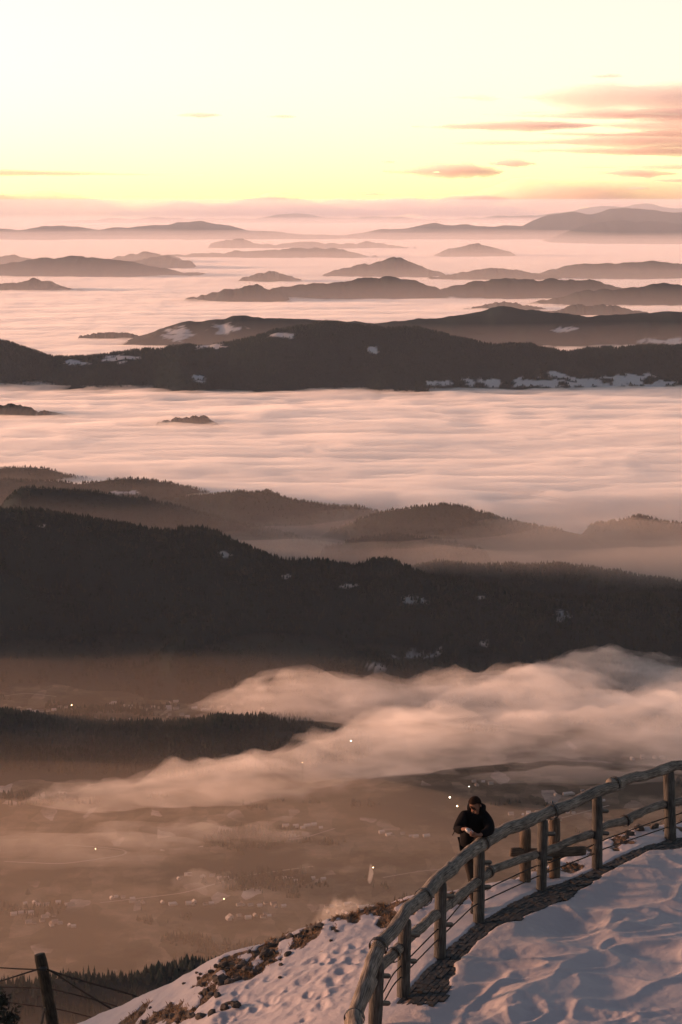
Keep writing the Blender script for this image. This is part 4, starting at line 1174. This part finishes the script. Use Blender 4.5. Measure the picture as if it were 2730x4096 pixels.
pl0 = at_z(852 * V, 2030 * V, Z_VAL)
X, Y = np.meshgrid(np.linspace(-9, 9, 24), np.linspace(-9, 9, 24))
t = 46 * (1 - (np.hypot(X, Y) / 6.5) ** 1.4 + 0.3 * fbm(X / 4, Y / 4, 3, seed=311))
o = lens('smoke_plume', X + pl0.x, Y + pl0.y, pl0.z + 14 + X * 1.2, t, vol_mat('smoke', 0.035, (1.0, 0.95, 0.9), 0.2), up=0.65)
tag(o, 'thin column of pale smoke rising left of the fence', 'smoke', kind='stuff')

# ------------------------------------------------------------------ the person leaning on the rail
PJ = lambda x, y, d: at_y(x, y, d)
def skin_mesh(name, verts, edges, mat, parent, root=0, sub=2, mesh_only=False):
    """verts: (point, (rx, ry)); grown with a Skin modifier, then frozen into a mesh."""
    org = verts[root][0].copy()
    me = bpy.data.meshes.new(name)
    me.from_pydata([tuple(v[0] - org) for v in verts], edges, [])
    o = bpy.data.objects.new(name, me); COL.objects.link(o)
    m = o.modifiers.new('skin', 'SKIN'); m.use_smooth_shade = True
    lay = me.skin_vertices[0] if len(me.skin_vertices) else None
    if lay is None:
        bm = bmesh.new(); bm.from_mesh(me); bm.verts.layers.skin.verify(); bm.to_mesh(me); bm.free(); lay = me.skin_vertices[0]
    for i, v in enumerate(verts):
        lay.data[i].radius = v[1] if isinstance(v[1], tuple) else (v[1], v[1])
    roots = root if isinstance(root, (list, tuple)) else [root]
    for r_ in roots: lay.data[r_].use_root = True
    sb_ = o.modifiers.new('sub', 'SUBSURF'); sb_.levels = sub; sb_.render_levels = sub
    dg = bpy.context.evaluated_depsgraph_get()
    fin = bpy.data.meshes.new_from_object(o.evaluated_get(dg))
    o.modifiers.clear()
    o.data = fin
    fin.materials.clear(); fin.materials.append(mat)
    fin.polygons.foreach_set('use_smooth', np.ones(len(fin.polygons), bool))
    o.location = org
    if parent is not None:
        o.parent = parent; o.matrix_parent_inverse = parent.matrix_basis.inverted()
    return o
M_SKIN = plain('skin', (0.14, 0.075, 0.052), 0.7, spec=0.2)
M_COAT = plain('black_coat', (0.007, 0.007, 0.008), 0.95, spec=0.05)
M_TROU = plain('dark_trousers', (0.03, 0.025, 0.022), 0.9, spec=0.1)
M_HAIR = plain('dark_hair', (0.014, 0.009, 0.007), 0.9, spec=0.03)
M_BOOT = plain('boots', (0.02, 0.017, 0.015), 0.8)
M_CAN = plain('can_metal', (0.42, 0.42, 0.43), 0.4, 0.5)
pelvis = PJ(1884, 3402, 35.80)
fl = PJ(1898, 3640, 35.75); fr = PJ(1926, 3640, 35.95)
for f_ in (fl, fr): f_.z = gz(f_.x, f_.y) + 0.05
person = empty('person', Vector(((fl.x + fr.x) / 2, (fl.y + fr.y) / 2, gz((fl.x + fr.x) / 2, fl.y))), 'person in a black hooded coat leaning over the top rail and looking down', 'person')
belly = PJ(1884, 3352, 35.66); chest = PJ(1893, 3292, 35.52); nb = PJ(1905, 3252, 35.42)
shR = PJ(1856, 3264, 35.42); shL = PJ(1949, 3270, 35.52)
elR = PJ(1829, 3322, 35.32); wrR = PJ(1857, 3316, 35.12)
elL = PJ(1963, 3322, 35.20); wrL = PJ(1918, 3342, 35.00)
hipL = PJ(1902, 3412, 35.82); hipR = PJ(1868, 3410, 35.80)
knR = PJ(1890, 3515, 35.72); knL = PJ(1916, 3515, 35.88)
hc = PJ(1901, 3217, 35.34)                                   # centre of the skull
fdir = Vector((-0.42, -0.80, -0.46)).normalized()           # where the face looks
side = fdir.cross(Vector((0, 0, 1))).normalized(); upd = side.cross(fdir).normalized()
chin = hc + fdir * 0.045 - upd * 0.095
crown = hc + upd * 0.075 - fdir * 0.01
bv = [(pelvis, (0.13, 0.10)), (belly, (0.13, 0.10)), (chest, (0.15, 0.11)), (nb, 0.06), (hc - upd * 0.07 - fdir * 0.005, 0.058), (hc - upd * 0.01, (0.082, 0.09)), (hc + upd * 0.055, (0.07, 0.08)), (hc + upd * 0.095, 0.03),
      (chin, 0.026), (hc + fdir * 0.105 - upd * 0.03, 0.012),
      (shR, 0.06), (elR, 0.04), (wrR, 0.028), (shL, 0.06), (elL, 0.04), (wrL, 0.028),
      (hipL, 0.08), (knL, 0.055), (fl.lerp(fl, 0) + Vector((0, 0, 0.06)), 0.04), (hipR, 0.08), (knR, 0.055), (fr + Vector((0, 0, 0.06)), 0.04)]
be = [(0, 1), (1, 2), (2, 3), (3, 4), (4, 5), (5, 6), (6, 7), (4, 8), (5, 9), (2, 10), (10, 11), (11, 12), (2, 13), (13, 14), (14, 15), (0, 16), (16, 17), (17, 21), (0, 19), (19, 20), (20, 18)]
def hand(palm_from, palm_to, curl_to, spread):
    """Palm and five bent fingers closing towards curl_to."""
    out = []; ed = []
    d = (palm_to - palm_from).normalized(); c = (curl_to - palm_to).normalized()
    s_ = d.cross(c).normalized()
    for k in range(4):
        off = s_ * (k - 1.5) * 0.021 * spread
        ln = [0.034, 0.040, 0.037, 0.029][k]
        a = palm_to - d * 0.03 + off * 0.8; b = palm_to + d * ln * 0.8 + off
        e = b + (d * 0.35 + c * 0.95).normalized() * ln * 0.8; g = e + (c - d * 0.35).normalized() * ln * 0.6
        i = len(out); out += [(a, 0.010), (b, 0.0095), (e, 0.0085), (g, 0.0075)]; ed += [(i, i + 1), (i + 1, i + 2), (i + 2, i + 3)]
    a = palm_from + d * 0.03 + s_ * 0.02; b = palm_from + d * 0.05 + s_ * 0.045 + c * 0.02; e = b + d * 0.03 + c * 0.02
    i = len(out); out += [(a, 0.011), (b, 0.0105), (e, 0.009)]; ed += [(i, i + 1), (i + 1, i + 2)]
    return out, ed
body_v = list(bv); body_e = list(be); roots = [0]
canc = PJ(1880, 3326, 35.02)
hR = PJ(1873, 3315, 35.06); hL = PJ(1897, 3338, 34.97)
for (w_, h_) in ((12, hR), (15, hL)):
    i = len(body_v)
    body_v += [(h_, (0.038, 0.022))]; body_e += [(w_, i)]
    fo, fe = hand(bv[w_][0], h_, canc, 1.0)
    j = len(body_v)
    roots.append(j); roots.append(j + 4); roots.append(j + 8); roots.append(j + 12); roots.append(j + 16)
    body_v += fo; body_e += [(a + j, b + j) for a, b in fe]
def skin_multi(name, verts, edges, mat, parent, roots):
    return skin_mesh(name, verts, edges, mat, parent, root=0) if len(roots) == 1 else _skin_roots(name, verts, edges, mat, parent, roots)
def _skin_roots(name, verts, edges, mat, parent, roots):
    org = verts[0][0].copy()
    me = bpy.data.meshes.new(name); me.from_pydata([tuple(v[0] - org) for v in verts], edges, [])
    bm = bmesh.new(); bm.from_mesh(me); bm.verts.layers.skin.verify(); bm.to_mesh(me); bm.free()
    o = bpy.data.objects.new(name, me); COL.objects.link(o)
    m = o.modifiers.new('skin', 'SKIN'); m.use_smooth_shade = True
    for i, v in enumerate(verts):
        me.skin_vertices[0].data[i].radius = v[1] if isinstance(v[1], tuple) else (v[1], v[1])
    for r_ in roots: me.skin_vertices[0].data[r_].use_root = True
    q = o.modifiers.new('sub', 'SUBSURF'); q.levels = 2; q.render_levels = 2
    fin = bpy.data.meshes.new_from_object(o.evaluated_get(bpy.context.evaluated_depsgraph_get()))
    o.modifiers.clear(); o.data = fin
    fin.materials.clear(); fin.materials.append(mat)
    fin.polygons.foreach_set('use_smooth', np.ones(len(fin.polygons), bool))
    o.location = org
    if parent is not None:
        o.parent = parent; o.matrix_parent_inverse = parent.matrix_basis.inverted()
    return o
BODY = _skin_roots('body', body_v, body_e, M_SKIN, person, roots)
# coat: torso and sleeves, hem below the hips
cf = wrR.lerp(elR, 0.12); cg = wrL.lerp(elL, 0.12)
cv = [(PJ(1880, 3404, 35.78), (0.165, 0.15)), (PJ(1882, 3370, 35.70), (0.175, 0.155)), (belly + Vector((0, 0, 0.06)), (0.18, 0.16)), (chest, (0.185, 0.165)), (nb + Vector((0, 0.0, -0.02)), (0.105, 0.10)), (nb + Vector((0.0, -0.01, 0.035)), 0.075),
      (shR + Vector((0.01, 0, 0)), 0.105), (elR, 0.082), (cf, 0.052), (shL, 0.105), (elL, 0.085), (cg, 0.054)]
ce = [(0, 1), (1, 2), (2, 3), (3, 4), (4, 5), (3, 6), (6, 7), (7, 8), (3, 9), (9, 10), (10, 11)]
COAT = _skin_roots('coat', cv, ce, M_COAT, person, [2])
tv = [(pelvis, (0.15, 0.12)), (hipL, 0.095), (knL, 0.075), (fr + Vector((0, 0, 0.09)), 0.062), (hipR, 0.095), (knR, 0.075), (fl + Vector((0, 0, 0.09)), 0.062)]
_skin_roots('trousers', tv, [(0, 1), (1, 2), (2, 3), (0, 4), (4, 5), (5, 6)], M_TROU, person, [0])
for f_ in (fl, fr):
    _skin_roots('boot', [(f_ + Vector((0, 0.04, 0.08)), 0.058), (f_ + Vector((0, 0.03, 0.0)), 0.052), (f_ + Vector((-0.03, -0.12, -0.01)), (0.048, 0.04)), (f_ + Vector((-0.04, -0.19, -0.015)), (0.04, 0.03))], [(0, 1), (1, 2), (2, 3)], M_BOOT, person, [1])
# hood bunched behind the neck, hair cap, ears, eyes, mouth
HOOD = _skin_roots('hood', [(nb + side * -0.10 + fdir * 0.02 + Vector((0, 0, 0.0)), 0.05), (nb + side * -0.085 - fdir * 0.07 + upd * 0.05, 0.07), (nb - fdir * 0.125 + upd * 0.08, 0.085), (nb + side * 0.095 - fdir * 0.06 + upd * 0.075, 0.075), (nb + side * 0.10 + fdir * 0.03 + upd * 0.01, 0.05)], [(0, 1), (1, 2), (2, 3), (3, 4)], M_COAT, person, [2])
HOOD.parent = COAT; HOOD.matrix_parent_inverse = Matrix.Translation(-COAT.location)
bm = bmesh.new(); bmesh.ops.create_uvsphere(bm, u_segments=28, v_segments=18, radius=1.0)
for v in list(bm.verts):
    p = v.co.copy()                      # local: x side, y face, z up
    v.co = Vector((p.x * 0.098, p.y * 0.113, p.z * 0.108)) * (1 + 0.05 * float(perlin(p.x * 5 + 3, p.y * 5 + p.z * 4, 4)))
dele = [v for v in bm.verts if (v.co.y > 0.02 and v.co.z < 0.048 - 0.02 * (v.co.y < 0.05)) or v.co.z < -0.062]
bmesh.ops.delete(bm, geom=dele, context='VERTS')
RM = Matrix((side, fdir, upd)).transposed()
for v in bm.verts: v.co = RM @ v.co + hc + upd * 0.018
me = bpy.data.meshes.new('hair'); bm.to_mesh(me); bm.free(); me.materials.append(M_HAIR)
me.polygons.foreach_set('use_smooth', np.ones(len(me.polygons), bool))
o = bpy.data.objects.new('hair', me); COL.objects.link(o); o.parent = person; o.matrix_parent_inverse = person.matrix_basis.inverted()
sol = o.modifiers.new('thick', 'SOLIDIFY'); sol.thickness = 0.012
def blob(name, c, r, sc3, mat):
    bm = bmesh.new(); bmesh.ops.create_uvsphere(bm, u_segments=12, v_segments=8, radius=r)
    for v in bm.verts: v.co = RM @ Vector((v.co.x * sc3[0], v.co.y * sc3[1], v.co.z * sc3[2])) + c
    me = bpy.data.meshes.new(name); bm.to_mesh(me); bm.free(); me.materials.append(mat)
    o = bpy.data.objects.new(name, me); COL.objects.link(o); o.parent = BODY; o.matrix_parent_inverse = Matrix.Translation(-BODY.location)
for sg in (-1, 1):
    blob('eye', hc + fdir * 0.088 + side * 0.032 * sg - upd * 0.002, 0.006, (1.2, 0.6, 0.6), M_HAIR)
    blob('eyebrow', hc + fdir * 0.093 + side * 0.033 * sg + upd * 0.018, 0.006, (1.8, 0.4, 0.3), M_HAIR)
    blob('ear', hc + side * 0.088 * sg - upd * 0.012 - fdir * 0.005, 0.026, (0.4, 0.7, 1.1), M_SKIN)
blob('mouth', chin + fdir * 0.026 + upd * 0.028, 0.014, (1.5, 0.4, 0.35), plain('lips', (0.2, 0.09, 0.07), 0.6))
log('strap', [PJ(1826, 3310, 35.42), PJ(1814, 3313, 35.45), PJ(1813, 3318, 35.45), PJ(1820, 3316, 35.43), PJ(1818, 3328, 35.44), PJ(1811, 3341, 35.45)], 0.008, M_COAT, person, sides=6, step=0.012, knots=0, wav=0, seed=320)
# the drink can held in both hands
can = empty('drink_can', canc, 'small silver drink can held in both hands of the person', 'can')
ca = (PJ(1873, 3321, 35.0) - PJ(1892, 3333, 35.0)).normalized()
top_c = canc + ca * 0.055; bot_c = canc - ca * 0.055
log('can_body', [bot_c, canc, top_c], 0.033, M_CAN, can, sides=18, step=0.02, knots=0, wav=0, seed=321)
log('can_lid', [top_c + ca * 0.002, top_c + ca * 0.012], 0.026, M_CAN, can, sides=18, step=0.006, knots=0, wav=0, seed=322)

# ------------------------------------------------------------------ field roads in the valley
M_ROAD = plain('snowy_road', (0.17, 0.15, 0.135), 0.95)
for i, pts in enumerate([[(150, 1941), (240, 1947), (285, 1952), (297, 1958), (280, 1966), (226, 1973)], [(10, 1979), (140, 1985), (226, 1974)], [(880, 2016), (960, 2002), (1060, 1992)],
                         [(590, 1938), (700, 1925), (770, 1903)], [(1100, 1905), (1250, 1890), (1400, 1850)], [(230, 2074), (420, 2052), (560, 2012), (720, 1990)], [(0, 1600), (60, 1592), (130, 1600)]]):
    C, t, L = resample([at_z(a * V, b * V, Z_VAL + 0.4) for a, b in pts], 12.0)
    T2 = np.gradient(C[:, :2], axis=0); T2 /= np.linalg.norm(T2, axis=1)[:, None]
    Np = np.stack([-T2[:, 1], T2[:, 0], np.zeros(len(C))], -1) * 2.4
    v = np.stack([C - Np, C + Np], 1).reshape(-1, 3)
    f = [(2 * k, 2 * k + 1, 2 * k + 3, 2 * k + 2) for k in range(len(C) - 1)]
    tag(mesh_np('road', v, f, M_ROAD), kind='structure')

# ------------------------------------------------------------------ single spruces on the crest of the wooded spur
M_SPRUCE = plain('spruce', (0.018, 0.024, 0.018), 1.0)
def spruce_crown(seed):
    rng = np.random.RandomState(seed)
    v = []; f = []
    for k in range(15):
        z0 = 0.06 + 0.058 * k; r0 = 0.19 * (1 - k / 15.5) * (0.75 + 0.5 * rng.rand())
        n = 11; ph = rng.rand() * 6
        c = len(v); v.append((rng.randn() * 0.004, rng.randn() * 0.004, z0 + 0.11))
        for j in range(n):
            a = ph + j * 2 * math.pi / n; rr2 = r0 * (1 if j % 2 else 0.5) * (0.7 + 0.6 * rng.rand())
            v.append((math.cos(a) * rr2, math.sin(a) * rr2, z0 - 0.03 * (1 if j % 2 else -0.4)))
        for j in range(n): f.append((c, c + 1 + j, c + 1 + (j + 1) % n))
    me = bpy.data.meshes.new('crown'); me.from_pydata(v, [], f); me.materials.append(M_SPRUCE)
    return me
SPR = [spruce_crown(k) for k in range(4)]
tm = bpy.data.meshes.new('trunk'); n = 7
tm.from_pydata([(math.cos(k * 2 * math.pi / n) * 0.016, math.sin(k * 2 * math.pi / n) * 0.016, -0.05) for k in range(n)] + [(math.cos(k * 2 * math.pi / n) * 0.005, math.sin(k * 2 * math.pi / n) * 0.005, 0.9) for k in range(n)], [], [(k, (k + 1) % n, n + (k + 1) % n, n + k) for k in range(n)])
tm.materials.append(M_POLE)
sx = np.array([p[0] for p in SPUR]); sy = np.array([p[1] for p in SPUR])
for i, (zx, hh) in enumerate([(20, 21), (60, 18), (100, 24), (285, 26), (310, 24), (375, 27), (398, 30), (425, 29), (485, 25), (540, 20), (580, 22), (650, 27), (722, 28), (760, 22), (790, 29), (850, 22), (905, 27), (935, 30), (960, 25), (1000, 30)]):
    px = zx * 0.893 / V
    p = at_y(px * V, float(np.interp(px, sx, sy)) * V, 3795 + 8 * (i % 3))
    tr = bpy.data.objects.new('spruce_tree', None); COL.objects.link(tr)
    tr.location = p - Vector((0, 0, 3)); tr.scale = (hh, hh, hh); tr.rotation_euler = (0, 0, i * 1.3)
    tag(tr, 'dark spruce on the forest crest at the bottom left, %s from the left' % ORD[i], 'tree', 'spruces on the spur crest')
    for nm, me in (('trunk', tm), ('crown', SPR[i % 4])):
        o = bpy.data.objects.new(nm, me); COL.objects.link(o); o.parent = tr
